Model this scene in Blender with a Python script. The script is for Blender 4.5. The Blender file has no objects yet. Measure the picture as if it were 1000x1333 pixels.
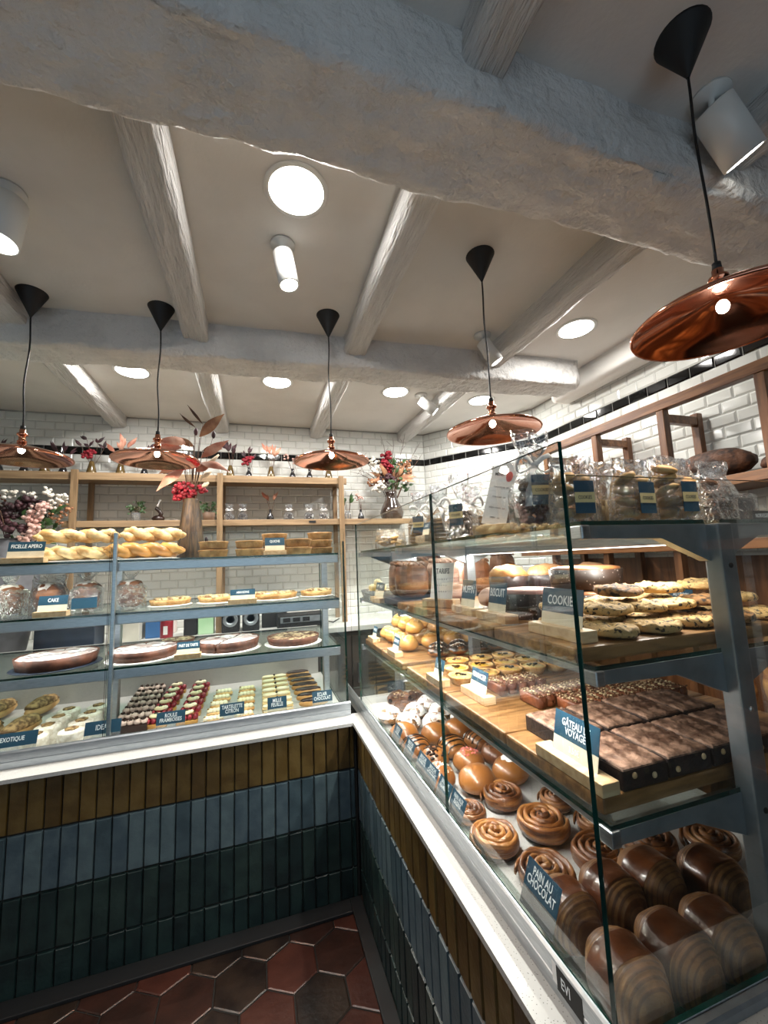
import bpy, bmesh, math, random
from math import sin, cos, pi, radians, sqrt, atan2
from mathutils import Vector, Matrix, noise, Euler
SC = bpy.context.scene
COL = SC.collection
rnd = random.Random(11)
U = rnd.uniform

# ------------------------------------------------------------------ camera
CAM_H, YAW, PITCH, ROLL, FPX = 1.55, radians(17.652), radians(6.843), radians(-2.328), 522.46
def cam_axes():
    cy, sy, cp, sp = cos(YAW), sin(YAW), cos(PITCH), sin(PITCH)
    f = Vector((sy*cp, cy*cp, sp)); r0 = Vector((cy, -sy, 0)); u0 = r0.cross(f)
    c, s = cos(ROLL), sin(ROLL)
    return c*r0 + s*u0, -s*r0 + c*u0, f
RR, UU, FF = cam_axes()
CP = Vector((0, 0, CAM_H))
def ray(px, py): return (px-500)/FPX*RR - (py-666.5)/FPX*UU + FF
def on_z(px, py, z): d = ray(px, py); return CP + d*((z-CAM_H)/d.z)
def on_y(px, py, y): d = ray(px, py); return CP + d*(y/d.y)
def on_x(px, py, x): d = ray(px, py); return CP + d*(x/d.x)
def x_at(px, y, z):            # the X where a point at depth y, height z meets column px
    m = (px-500)/FPX; k1 = y*RR.y+(z-CAM_H)*RR.z; k2 = y*FF.y+(z-CAM_H)*FF.z
    return (m*k2-k1)/(RR.x-m*FF.x)
def y_at(px, x, z):
    m = (px-500)/FPX; k1 = x*RR.x+(z-CAM_H)*RR.z; k2 = x*FF.x+(z-CAM_H)*FF.z
    return (m*k2-k1)/(RR.y-m*FF.y)
cam = bpy.data.objects.new('camera', bpy.data.cameras.new('camera'))
COL.objects.link(cam)
cam.matrix_world = Matrix(((RR.x, UU.x, -FF.x, 0), (RR.y, UU.y, -FF.y, 0), (RR.z, UU.z, -FF.z, CAM_H), (0, 0, 0, 1)))
cam.data.sensor_fit = 'HORIZONTAL'; cam.data.sensor_width = 36; cam.data.lens = 36*FPX/1000
cam.data.clip_start = .02
SC.camera = cam

# ------------------------------------------------------------------ mesh builder
class MB:
    def __init__(s): s.v = []; s.f = []; s.m = []; s.s = []
    def add(s, vs, fs, mi=0, smooth=True, M=None):
        o = len(s.v)
        s.v += [tuple(M @ Vector(v)) if M is not None else tuple(v) for v in vs]
        for k, f in enumerate(fs):
            s.f.append([i+o for i in f]); s.m.append(mi[k] if isinstance(mi, (list, tuple)) else mi); s.s.append(smooth)
        return s
    def box(s, x0, x1, y0, y1, z0, z1, mi=0, M=None):
        vs = [(x, y, z) for z in (z0, z1) for y in (y0, y1) for x in (x0, x1)]
        return s.add(vs, [(0,2,3,1),(4,5,7,6),(0,1,5,4),(2,6,7,3),(0,4,6,2),(1,3,7,5)], mi, False, M)
    def cbox(s, x0, x1, y0, y1, z0, z1, c=.003, mi=0, M=None):      # chamfered box
        c = min(c, (x1-x0)*.45, (y1-y0)*.45, (z1-z0)*.45)
        bm = bmesh.new(); bmesh.ops.create_cube(bm, size=1)
        for v in bm.verts: v.co = Vector(((x0+x1)/2+v.co.x*(x1-x0), (y0+y1)/2+v.co.y*(y1-y0), (z0+z1)/2+v.co.z*(z1-z0)))
        bmesh.ops.bevel(bm, geom=bm.edges[:], offset=c, segments=2, affect='EDGES', profile=.6)
        bm.verts.index_update()
        s.add([v.co.copy() for v in bm.verts], [[v.index for v in f.verts] for f in bm.faces], mi, False, M); bm.free()
        return s
    def lathe(s, prof, n=20, c=(0,0,0), mi=0, M=None, flute=0, nf=0, a0=0, a1=2*pi):
        full = abs(a1-a0-2*pi) < 1e-6; vs = []; fs = []; na = n if full else n+1
        for (r, z) in prof:
            for i in range(na):
                a = a0+(a1-a0)*i/n
                rr = r*(1+flute*cos(nf*a)) if flute else r
                vs.append((c[0]+rr*cos(a), c[1]+rr*sin(a), c[2]+z))
        for j in range(len(prof)-1):
            for i in range(n):
                k = (i+1) % na
                fs.append((j*na+i, j*na+k, (j+1)*na+k, (j+1)*na+i))
        if full:
            if prof[0][0] > 1e-5: fs.append(tuple(reversed(range(na))))
            if prof[-1][0] > 1e-5: fs.append(tuple(range((len(prof)-1)*na, len(prof)*na)))
        else:                                   # close the two cut faces
            for i, rev in ((0, 0), (n, 1)):
                idx = [j*na+i for j in range(len(prof))]
                fs.append(tuple(idx if not rev else reversed(idx)))
        return s.add(vs, fs, mi, True, M)
    def tube(s, pts, r, n=7, mi=0, M=None, flat=None, up=None):
        pts = [Vector(p) for p in pts]; L = len(pts); vs = []; fs = []
        pu = up
        for i, p in enumerate(pts):
            t = (pts[min(i+1, L-1)]-pts[max(i-1, 0)]).normalized()
            if pu is None: pu = Vector((0,0,1)) if abs(t.z) < .9 else Vector((1,0,0))
            a = t.cross(pu)
            if a.length < 1e-6: a = t.orthogonal()
            a.normalize(); b = a.cross(t).normalized()
            if up is None: pu = b
            q = r[i] if isinstance(r, (list, tuple)) else r
            fa, fb = flat if flat else (1, 1)
            for k in range(n):
                w = 2*pi*k/n
                vs.append(p+a*(cos(w)*q*fa)+b*(sin(w)*q*fb))
        for i in range(L-1):
            for k in range(n):
                fs.append((i*n+k, (i+1)*n+k, (i+1)*n+(k+1) % n, i*n+(k+1) % n))
        fs.append(tuple(range(n))); fs.append(tuple(reversed(range((L-1)*n, L*n))))
        return s.add(vs, fs, mi, True, M)
    def ell(s, c, r, nu=14, nv=9, nz=0, ns=1, seed=0, flat=0, mi=0, M=None, pw=1):   # noisy ellipsoid, flattened under
        vs = []; fs = []; off = Vector((seed*7.3, seed*3.1, seed*1.7))
        for j in range(nv+1):
            ph = -pi/2+pi*j/nv
            for i in range(nu):
                th = 2*pi*i/nu
                d = Vector((cos(ph)*cos(th), cos(ph)*sin(th), sin(ph)))
                if pw != 1: d = Vector([abs(q)**pw*(1 if q > 0 else -1) for q in d])
                k = 1+(nz*noise.noise(d*ns+off) if nz else 0)
                z = d.z*k
                if flat and z < 0: z *= (1-flat)
                vs.append((c[0]+d.x*k*r[0], c[1]+d.y*k*r[1], c[2]+z*r[2]))
        for j in range(nv):
            for i in range(nu):
                k = (i+1) % nu
                fs.append((j*nu+i, j*nu+k, (j+1)*nu+k, (j+1)*nu+i))
        return s.add(vs, fs, mi, True, M)
    def grid(s, fn, nu, nv, cu=False, mi=0, M=None, smooth=True):
        na = nu if cu else nu+1
        vs = [fn(i/nu, j/nv) for j in range(nv+1) for i in range(na)]
        fs = [(j*na+i, j*na+(i+1) % na, (j+1)*na+(i+1) % na, (j+1)*na+i) for j in range(nv) for i in range(nu)]
        m = [mi(i/nu, j/nv) for j in range(nv) for i in range(nu)] if callable(mi) else mi
        return s.add(vs, fs, m, smooth, M)
    def prism(s, poly, axis, a, b, mi=0, M=None):    # 2D polygon extruded along an axis
        n = len(poly)
        def P(p, t): return {'x': (t, p[0], p[1]), 'y': (p[0], t, p[1]), 'z': (p[0], p[1], t)}[axis]
        vs = [P(p, a) for p in poly]+[P(p, b) for p in poly]
        fs = [tuple(range(n)), tuple(reversed(range(n, 2*n)))]+[(i, i+n, (i+1) % n+n, (i+1) % n) for i in range(n)]
        return s.add(vs, fs, mi, False, M)
    def mesh(s, name, mats):
        me = bpy.data.meshes.new(name); me.from_pydata(s.v, [], s.f)
        for m in (mats if isinstance(mats, (list, tuple)) else [mats]): me.materials.append(m)
        me.polygons.foreach_set('material_index', s.m); me.polygons.foreach_set('use_smooth', s.s)
        bm = bmesh.new(); bm.from_mesh(me); bmesh.ops.recalc_face_normals(bm, faces=bm.faces); bm.to_mesh(me); bm.free()
        return me
    def build(s, name, mats, parent=None, loc=None, rot=None):
        o = bpy.data.objects.new(name, s.mesh(name, mats)); COL.objects.link(o)
        if parent: o.parent = parent
        if loc is not None: o.location = loc
        if rot is not None: o.rotation_euler = rot
        return o

def tag(o, label, cat, group=None, kind=None):
    if label: o['label'] = label
    if cat: o['category'] = cat
    if group: o['group'] = group
    if kind: o['kind'] = kind
    return o
def struct(o): o['kind'] = 'structure'; return o
def thing(name, loc, label, cat, group=None, rz=0):
    o = bpy.data.objects.new(name, None); COL.objects.link(o); o.empty_display_size = .02
    o.location = loc; o.rotation_euler = (0, 0, rz); tag(o, label, cat, group); return o
def copy_tree(o, parent=None):
    c = o.copy(); COL.objects.link(c)
    if parent: c.parent = parent
    for ch in list(o.children): copy_tree(ch, c)
    return c
USED = {}
def place(proto, loc, label, rot=(0,0,0), sc=1, group=None):     # the first call moves the prototype itself, later ones copy it
    o = copy_tree(proto) if USED.get(proto.name) else proto
    USED[proto.name] = 1
    o.location = loc; o.rotation_euler = rot
    o.scale = (sc, sc, sc) if not isinstance(sc, tuple) else sc
    o['label'] = label
    if group: o['group'] = group
    return o
def relax(pts, rads, it=80, xmin=None, xmax=None, gap=.001):      # nudge neighbours apart until they only touch
    pts = [list(q) for q in pts]
    for _ in range(it):
        for i in range(len(pts)):
            for j in range(i):
                dx, dy = pts[i][0]-pts[j][0], pts[i][1]-pts[j][1]; d = sqrt(dx*dx+dy*dy) or 1e-6; ov = rads[i]+rads[j]+gap-d
                if ov > 0:
                    ux, uy = dx/d*ov*.5, dy/d*ov*.5; pts[i][0] += ux; pts[i][1] += uy; pts[j][0] -= ux; pts[j][1] -= uy
        for q, r in zip(pts, rads):
            if xmin is not None: q[0] = max(q[0], xmin+r)
            if xmax is not None: q[0] = min(q[0], xmax-r)
    return pts
ORD = ['first', 'second', 'third', 'fourth', 'fifth', 'sixth', 'seventh', 'eighth', 'ninth', 'tenth', 'eleventh', 'twelfth']

# ------------------------------------------------------------------ materials
def hx(h):
    c = [int(h[i:i+2], 16)/255 for i in (0, 2, 4)]
    return tuple([(x/12.92 if x <= .04045 else ((x+.055)/1.055)**2.4) for x in c])+(1,)
def newmat(name):
    m = bpy.data.materials.new(name); m.use_nodes = True; nt = m.node_tree
    b = nt.nodes['Principled BSDF']; return m, nt, b
def mat(name, c1, c2=None, scale=20, rough=.5, metal=0, bump=0, bscale=None, stretch=None, coat=0, lo=.4, hi=.6,
        kind='noise', rand=0, c3=None, spec=.5, detail=4, sss=0, bdist=.004):
    m, nt, b = newmat(name); N = nt.nodes; L = nt.links
    tc = N.new('ShaderNodeTexCoord'); mp = N.new('ShaderNodeMapping'); L.new(tc.outputs['Object'], mp.inputs['Vector'])
    if stretch: mp.inputs['Scale'].default_value = stretch
    if rand:
        oi = N.new('ShaderNodeObjectInfo'); ml = N.new('ShaderNodeMath'); ml.operation = 'MULTIPLY'; ml.inputs[1].default_value = 13.
        L.new(oi.outputs['Random'], ml.inputs[0]); cb = N.new('ShaderNodeCombineXYZ')
        for k in range(3): L.new(ml.outputs[0], cb.inputs[k])
        L.new(cb.outputs[0], mp.inputs['Location'])
    b.inputs['Roughness'].default_value = rough; b.inputs['Metallic'].default_value = metal
    b.inputs['Specular IOR Level'].default_value = spec
    if coat: b.inputs['Coat Weight'].default_value = coat; b.inputs['Coat Roughness'].default_value = .12
    b.inputs['Base Color'].default_value = hx(c1)
    out = None
    if c2:
        if kind == 'voronoi':
            t = N.new('ShaderNodeTexVoronoi'); t.inputs['Scale'].default_value = scale; fo = t.outputs['Distance']
        elif kind == 'wave':
            t = N.new('ShaderNodeTexWave'); t.inputs['Scale'].default_value = scale; t.inputs['Distortion'].default_value = 5
            t.inputs['Detail'].default_value = 3; fo = t.outputs['Fac']
        else:
            t = N.new('ShaderNodeTexNoise'); t.inputs['Scale'].default_value = scale; t.inputs['Detail'].default_value = detail; fo = t.outputs['Fac']
        L.new(mp.outputs[0], t.inputs['Vector'])
        rp = N.new('ShaderNodeValToRGB'); L.new(fo, rp.inputs[0])
        e = rp.color_ramp.elements; e[0].position = lo; e[0].color = hx(c1); e[1].position = hi; e[1].color = hx(c2)
        if c3: q = e.new((lo+hi)/2); q.color = hx(c3)
        out = rp.outputs[0]
        if rand:
            hs = N.new('ShaderNodeHueSaturation'); mr = N.new('ShaderNodeMapRange'); L.new(oi.outputs['Random'], mr.inputs[0])
            mr.inputs[3].default_value = 1-rand; mr.inputs[4].default_value = 1+rand
            L.new(mr.outputs[0], hs.inputs['Value']); L.new(out, hs.inputs['Color']); out = hs.outputs[0]
        L.new(out, b.inputs['Base Color'])
    if bump:
        t2 = N.new('ShaderNodeTexNoise'); t2.inputs['Scale'].default_value = bscale or scale*2; t2.inputs['Detail'].default_value = 5
        L.new(mp.outputs[0], t2.inputs['Vector']); bp = N.new('ShaderNodeBump'); bp.inputs['Strength'].default_value = bump
        bp.inputs['Distance'].default_value = bdist
        L.new(t2.outputs['Fac'], bp.inputs['Height']); L.new(bp.outputs[0], b.inputs['Normal'])
    return m
def clear(name, tint='f2f8f6', rough=0., ior=1.45, gain=1., crinkle=0, haze=0):     # thin clear sheet: see-through with mirror reflections
    m, nt, b = newmat(name); N = nt.nodes; L = nt.links; N.remove(b); o = N['Material Output']
    tr = N.new('ShaderNodeBsdfTransparent'); tr.inputs[0].default_value = hx(tint)
    gl = N.new('ShaderNodeBsdfGlossy'); gl.inputs['Roughness'].default_value = rough; gl.inputs[0].default_value = (1,1,1,1)
    fr = N.new('ShaderNodeFresnel'); fr.inputs[0].default_value = ior
    mu = N.new('ShaderNodeMath'); mu.operation = 'MULTIPLY_ADD'; mu.inputs[1].default_value = gain; mu.inputs[2].default_value = 0; mu.use_clamp = True
    L.new(fr.outputs[0], mu.inputs[0])
    mx = N.new('ShaderNodeMixShader'); L.new(mu.outputs[0], mx.inputs[0]); L.new(tr.outputs[0], mx.inputs[1]); L.new(gl.outputs[0], mx.inputs[2])
    if crinkle:
        tc = N.new('ShaderNodeTexCoord'); t = N.new('ShaderNodeTexNoise'); t.inputs['Scale'].default_value = 38; t.inputs['Detail'].default_value = 3
        t.inputs['Distortion'].default_value = 1.2
        L.new(tc.outputs['Object'], t.inputs['Vector']); bp = N.new('ShaderNodeBump'); bp.inputs['Strength'].default_value = crinkle
        bp.inputs['Distance'].default_value = .02
        L.new(t.outputs[0], bp.inputs['Height']); L.new(bp.outputs[0], gl.inputs['Normal']); L.new(bp.outputs[0], fr.inputs['Normal'])
    res = mx.outputs[0]
    if haze:
        df = N.new('ShaderNodeBsdfDiffuse'); df.inputs[0].default_value = (.9,.92,.95,1)
        m2 = N.new('ShaderNodeMixShader'); m2.inputs[0].default_value = haze
        L.new(res, m2.inputs[1]); L.new(df.outputs[0], m2.inputs[2]); res = m2.outputs[0]
    L.new(res, o.inputs[0]); return m
def glow(name, col, st):
    m, nt, b = newmat(name); b.inputs['Base Color'].default_value = hx(col)
    b.inputs['Emission Color'].default_value = hx(col); b.inputs['Emission Strength'].default_value = st; return m

m_plaster = mat('ceiling plaster', 'e4e1dc', 'dcd9d4', 3, .75, bump=.25, bscale=60)
m_beam = mat('painted beam', 'dddbd8', 'd2d0cd', 6, .6, bump=1., bscale=26, bdist=.025)
m_joist = mat('painted joist', 'e0dedb', 'd6d4d1', 12, .55, bump=1., bscale=30, stretch=(4, .5, 4), bdist=.02)
m_tile = mat('white metro tile', 'dcddd8', 'd2d4cf', 1.5, .12, spec=.6)
m_btile = mat('black metro tile', '07080a', None, rough=.08)
m_grout = mat('wall grout', 'a2a29d', None, rough=.9)
m_dgrout = mat('dark grout', '15130f', None, rough=.9)
def clay(n, a, b_, r=.35): return mat(n, a, b_, 14, r, bump=.35, bscale=60, rand=0)
m_ochre = [clay('ochre clay tile %d' % i, a, b_) for i, (a, b_) in enumerate((('4a3819', '5a4825'), ('3f2f14', '4d3b1d'), ('54401b', '624f2a')))]
m_blue = [clay('blue clay tile %d' % i, a, b_) for i, (a, b_) in enumerate((('3d4c54', '4c5b61'), ('344349', '405056'), ('48575c', '546468')))]
m_teal = [clay('teal clay tile %d' % i, a, b_) for i, (a, b_) in enumerate((('172626', '213230'), ('1d2c2a', '283834'), ('132020', '1c2b2b')))]
m_hex = [mat('terracotta tile %d' % i, a, b_, 9, .3, bump=.3, bscale=50, lo=.35, hi=.65) for i, (a, b_) in enumerate((('3a1d16', '47261d'), ('261712', '361f18'), ('18100d', '30231b'), ('48281e', '381c15')))]
m_shop = mat('dark shop front paint', '3b3733', '443f3a', 4, .7)
m_quartz = mat('speckled quartz', '66635d', 'b6b4b0', 190, .3, kind='voronoi', lo=.14, hi=.20)
m_alu = mat('brushed aluminium', 'aab0b6', 'b9bec3', 30, .34, 1., stretch=(1, 1, 12))
m_alud = mat('grey painted steel', '878d92', '939a9f', 20, .38, .7)
m_black = mat('matt black', '0a0b0d', None, rough=.6)
m_cable = mat('black cable', '08080a', None, rough=.5)
m_pane = clear('clear glass', 'fcfefd', ior=1.45, gain=.2)
m_edge = mat('green glass edge', '0c2a26', '123a33', 8, .08, spec=.8)
m_shelfglass = clear('shelf glass', 'f5fbf9', ior=1.45, gain=.5)
m_cello = clear('cellophane', 'f6f8fa', rough=.06, ior=1.4, gain=1.3, crinkle=1., haze=.05)
m_copper = mat('polished copper', 'd99a80', 'cc8668', 6, .09, 1., stretch=(1, 1, 1))
m_led = glow('led strip', 'fff6ea', 6)
m_down = glow('downlight diffuser', 'fffbf0', 9)
m_bulb = glow('bulb', 'fff3e0', 60)
m_white = mat('white enamel', 'dcdcd8', None, rough=.4)
m_oak = mat('oak', '9a6f45', 'b98d5e', 3, .45, stretch=(14, 1.2, 14), bump=.1, bscale=14)
m_oakx = mat('oak rail', '80684c', '9c8262', 3, .45, stretch=(1.2, 14, 14), bump=.1, bscale=14)
m_oakz = mat('oak upright', '7c6448', '967c5c', 3, .45, stretch=(14, 14, 1.2), bump=.1, bscale=14)
m_oakd = mat('warm oak', '5c391f', '7c522f', 4, .4, stretch=(12, 1.2, 12), bump=.1, bscale=14)
m_oakdz = mat('warm oak upright', '58361d', '784e2d', 4, .4, stretch=(12, 12, 1.2), bump=.1, bscale=14)
m_board = mat('serving board wood', '6e4c2a', '946c42', 5, .4, stretch=(1.5, 11, 8), bump=.08, bscale=20, rand=.1)
m_block = mat('pale wood block', 'c6a47a', 'd8bb92', 6, .5, stretch=(10, 2, 10), rand=.06)
# ------------------------------------------------------------------ room shell
XL, XR, YB, YF, ZC = -2.7, 2.4, 3.85, -1.7, 2.87
CHA, CHB = (1.695, 3.85), (2.4, 2.95)                       # the chamfered corner
TW, TH, BAND = .134, .067, 2.525
def tiled(name, p0, p1, z0, z1, tiles=True):
    """vertical wall from p0 to p1 clad in bevelled metro tiles facing the room (to the left of p0->p1)"""
    d = Vector((p1[0]-p0[0], p1[1]-p0[1], 0)); Ln = d.length; d.normalize(); n = Vector((-d.y, d.x, 0))
    M = Matrix(((d.x, n.x, 0, p0[0]), (d.y, n.y, 0, p0[1]), (0, 0, 1, 0), (0, 0, 0, 1)))
    b = MB(); b.box(0, Ln, -.12, 0, 0, ZC, 1, M)
    g = .0012; row = 0
    k0 = int(math.floor((z0-BAND)/TH)); k1 = int(math.ceil((z1-BAND)/TH))
    for k in range(k0, k1):
        za, zb = BAND+k*TH, min(BAND+(k+1)*TH, ZC-.001); mi = 2 if k == 0 else 0
        if zb-za < .015: continue
        x = -(k % 2)*TW/2
        while x < Ln:
            xa, xb = max(x, 0)+g, min(x+TW, Ln)-g; x += TW
            if xb-xa < .012: continue
            t = .0055+U(-.0006, .0006); q = .009; s1, s2 = U(-.0005, .0005), U(-.0005, .0005)
            vs = [(xa, 0, za+g), (xb, 0, za+g), (xb, 0, zb-g), (xa, 0, zb-g),
                  (xa+q, t+s1, za+g+q), (xb-q, t-s1, za+g+q), (xb-q, t+s2, zb-g-q), (xa+q, t-s2, zb-g-q)]
            b.add(vs, [(0,1,5,4), (1,2,6,5), (2,3,7,6), (3,0,4,7), (4,5,6,7)], mi, False, M)
    return struct(b.build(name, [m_tile, m_grout, m_btile]))
tiled('wall_back', CHA, (XL, YB), .75, 2.87)
tiled('wall_corner', CHB, CHA, .75, 2.87)
tiled('wall_right', (XR, -.3), CHB, .6, 2.87)
struct(MB().box(XR, XR+.12, YF, -.3, 0, ZC).build('wall_right', m_shop))
struct(MB().box(XL-.12, XL, YF, YB, 0, ZC).build('wall_left', m_plaster))
# shop front behind the camera, with a wide opening to the street
b = MB()
b.box(XL, XR, YF-.12, YF, 0, .5).box(XL, XR, YF-.12, YF, 2.35, ZC).box(XL, -2.4, YF-.12, YF, .5, 2.35).box(1.2, XR, YF-.12, YF, .5, 2.35)
struct(b.build('wall_front', m_shop))
struct(MB().box(-2.4, 1.2, YF-.07, YF-.06, .5, 2.35).build('window_1', m_pane))
struct(MB().box(XL-.1, XR+.1, YF-.1, YB+.1, ZC, ZC+.1).build('ceiling', m_plaster))
# floor of hexagonal terracotta tiles
b = MB(); b.box(XL-.1, XR+.1, YF-.1, YB+.1, -.08, -.004, 4)
R_ = .108; w_ = R_*sqrt(3)
for j in range(-14, 26):
    for i in range(-18, 18):
        cx, cy = i*w_+(j % 2)*w_/2+.03, j*R_*1.5+.02
        if not (XL < cx < 1.2 and YF < cy < 2.3): continue
        tz = U(-.001, .001); tx, ty = U(-.006, .006), U(-.006, .006)
        vs = []
        for rr, z in ((R_-.003, -.004), (R_-.003, -.002), (R_-.008, 0)):
            for a in range(6):
                an = pi/6+a*pi/3; dx, dy = rr*cos(an), rr*sin(an)
                vs.append((cx+dx, cy+dy, z+tz+tx*dx+ty*dy if z > -.003 else z))
        fs = [(r*6+a, r*6+(a+1) % 6, r*6+6+(a+1) % 6, r*6+6+a) for r in range(2) for a in range(6)]+[tuple(range(12, 18))]
        b.add(vs, fs, rnd.choice((0, 1, 1, 2, 2, 3)), False)
struct(b.build('floor', m_hex+[m_dgrout]))

# rough painted beams and joists
def beam(name, along, c, w, z0, a, b_, amp, m, seed, ztop=None, tilt=0):
    """rounded, hand-hewn timber hanging from the ceiling; along 'x' or 'y'"""
    ztop = ztop or ZC+.02; n = max(8, int((b_-a)/.035)); h = ztop-z0; rr = .028
    prof = []
    for t in range(9): prof.append((-w/2, ztop-(h-rr)*t/8))
    for t in range(1, 4): an = pi/2*t/4; prof.append((-w/2+rr*(1-cos(an)), z0+rr*(1-sin(an))))
    nb = 11
    for t in range(nb): prof.append((-w/2+rr+(w-2*rr)*t/(nb-1), z0))
    for t in range(1, 4): an = pi/2*t/4; prof.append((w/2-rr*(1-sin(an)), z0+rr*(1-cos(an))))
    for t in range(9): prof.append((w/2, z0+rr+(h-rr)*t/8))
    vs = []; P = len(prof)
    for i in range(n+1):
        s = a+(b_-a)*i/n
        for (u, z) in prof:
            st = (.9, 5) if along == 'y' else (2.2, 4)
            p = Vector((s*st[0]*2, u*st[1]*4+seed*9, z*st[1]*4))
            k = amp*(noise.noise(p)+.6*noise.noise(p*2.7)+.35*noise.noise(p*6)+.8*noise.noise(Vector((s*1.3, seed, u*2))))
            du = k*(1 if u > 0 else -1) if abs(u) > w/2-rr else k*.3
            dz = -k*1.2 if z < z0+rr else 0
            vs.append((s, c+s*tilt+u+du, z+dz) if along == 'x' else (c+u+du, s, z+dz))
    fs = [(i*P+j, i*P+j+1, (i+1)*P+j+1, (i+1)*P+j) for i in range(n) for j in range(P-1)]
    fs += [tuple(range(P)), tuple(reversed(range(n*P, (n+1)*P)))]
    o = MB().add(vs, fs).build(name, m); return struct(o)
beam('ceiling_beam', 'x', .885, .27, 2.675, XL, XR, .011, m_beam, 1)
beam('ceiling_beam', 'x', 2.335, .235, 2.685, XL, 2.12, .009, m_beam, 2, tilt=-.055)
for k, xc in enumerate((-2.05, -1.14, -.315, .555, 1.465)):
    beam('ceiling_joist', 'y', xc, .128, 2.765, YF, .80, .008, m_joist, 10+k)
    beam('ceiling_joist', 'y', xc, .128, 2.765, .95, 2.29-.05*xc, .008, m_joist, 20+k)
    beam('ceiling_joist', 'y', xc, .125, 2.768, 2.38-.05*xc, YB, .008, m_joist, 30+k)
beam('ceiling_joist', 'y', 2.31, .17, 2.73, YF, 2.5, .003, m_plaster, 41)

# ------------------------------------------------------------------ tiled counters
CX0, CY0 = .455, 2.02
def clad(b, fn, L, seed):
    """rows of upright clay tiles; fn(s, z, d) maps along, up, out to world"""
    r = random.Random(seed)
    for (za, zb, base) in ((.566, .762, 0), (.345, .564, 3), (.138, .343, 6), (.0, .136, 6)):
        s = -.02
        while s < L:
            sa, sb = max(s, 0)+.001, min(s+.058, L)-.001; s += .058
            if sb-sa < .008: continue
            t = .009+r.uniform(-.0012, .0012); e = .004; q = [r.uniform(-.0012, .0012) for _ in range(4)]; jz = r.uniform(-.002, .002)
            za2, zb2 = za+.002+max(jz, 0), zb-.001+min(jz, 0)
            vs = [fn(sa, za2, 0), fn(sb, za2, 0), fn(sb, zb2, 0), fn(sa, zb2, 0),
                  fn(sa+e, za2+e, t+q[0]), fn(sb-e, za2+e, t+q[1]), fn(sb-e, zb2-e, t+q[2]), fn(sa+e, zb2-e, t+q[3])]
            b.add(vs, [(0,1,5,4), (1,2,6,5), (2,3,7,6), (3,0,4,7), (4,5,6,7)], base+r.choice((0, 0, 1, 2)), False)
CLAD = m_ochre+m_blue+m_teal
t = thing('tiled_counter', (-1.0, CY0, 0), 'counter base clad in ochre, blue and teal upright tiles beneath the cream cake case', 'counter', 'tiled counters')
o = Matrix.Translation((1.0, -CY0, 0))
b = MB(); b.box(XL+.01, CX0, CY0+.009, 3.05, .0, .70, 0, o); b.box(XL+.01, CX0, CY0+.009, CY0+.03, .70, .764, 0, o); b.build('carcass', m_dgrout, t)
b = MB(); clad(b, lambda s, z, d: (XL+.01+s+1.0, .009-d, z), CX0-.01-XL-.01, 3); b.build('tile_cladding', CLAD, t)
b = MB(); b.cbox(XL+.01, CX0-.055, CY0-.075, CY0-.001, 0, .014, .003, 0, o); b.build('plinth', m_black, t)
t = thing('tiled_counter', (CX0, 1.2, 0), 'counter base clad in ochre, blue and teal tiles beneath the bread and croissant case', 'counter', 'tiled counters')
o = Matrix.Translation((-CX0, -1.2, 0))
b = MB(); b.box(CX0+.009, 1.42, .49, 2.75, 0, .70, 0, o); b.box(CX0+.009, CX0+.03, .49, 2.0, .70, .764, 0, o); b.box(CX0+.031, 1.42, .49, .53, .70, .764, 0, o); b.build('carcass', m_dgrout, t)
b = MB(); clad(b, lambda s, z, d: (.009-d, s-.71, z), CY0-.012-.49, 4)
b.build('tile_cladding', CLAD, t)
b = MB(); b.cbox(CX0-.055, CX0-.001, .49, CY0-.001, 0, .014, .003, 0, o); b.build('plinth', m_black, t)
# one continuous L-shaped quartz ledge
b = MB(); LG = [(XL+.01, 1.998), (.437, 1.998), (.437, .465), (1.44, .465), (1.44, .565), (.511, .565), (.511, 2.116), (XL+.01, 2.116)]
b.prism(LG, 'z', .765, .78)
tag(b.build('quartz_ledge', m_quartz), 'white speckled quartz ledge running along the top of both tiled counters', 'ledge')

# ------------------------------------------------------------------ display cases
def pane(name, parent, M, x0, x1, z0, z1, t=.008):
    """upright glass sheet with green polished edges, in a local x-z frame"""
    b = MB(); b.box(x0, x1, -t/2, t/2, z0, z1, 0, M)
    b.m = [1, 1, 0, 0, 1, 1]
    return b.build(name, [m_pane, m_edge], parent)
def shelf(parent, x0, x1, y0, y1, z, M, t=.009):
    b = MB(); b.box(x0, x1, y0, y1, z-t, z, 0, M); b.m = [0, 0, 1, 1, 1, 1]
    return b.build('glass_shelf', [m_shelfglass, m_edge], parent)
# --- cake case along the back: local frame = world
case = thing('display_case', (-1.0, 2.45, .78), 'long glass display case of cakes and tarts beneath the wall shelf of vases', 'display case', 'glass display cases')
MI = Matrix.Translation((1.0, -2.45, -.78))
GY, LX1 = 2.118, .443
SZ_L = (1.60, 1.36, 1.12)
b = MB(); b.box(XL+.02, LX1, GY+.001, 3.02, .7505, .77, 0, MI); b.build('tray', m_quartz, case)
b = MB(); b.box(XL+.02, LX1-.03, 3.0, 3.02, .77, 1.10, 0, MI); b.build('back_panel', m_quartz, case)
rail = [(2.098, .7805), (2.098, .806), (2.101, .808), (2.098, .81), (2.098, .84), (2.103, .846), (2.113, .846), (2.113, .83), (2.118, .83), (2.118, .7805)]
b = MB(); b.prism(rail, 'x', XL+.02, .449, 0, MI); b.build('front_rail', m_alu, case)
xj = x_at(139, GY, 1.2)
pane('front_glass', case, MI @ Matrix.Translation((0, GY+.0, 0)), XL+.03, xj-.003, .832, 1.725)
pane('front_glass', case, MI @ Matrix.Translation((0, GY+.0, 0)), xj+.003, LX1-.002, .832, 1.725)
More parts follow.
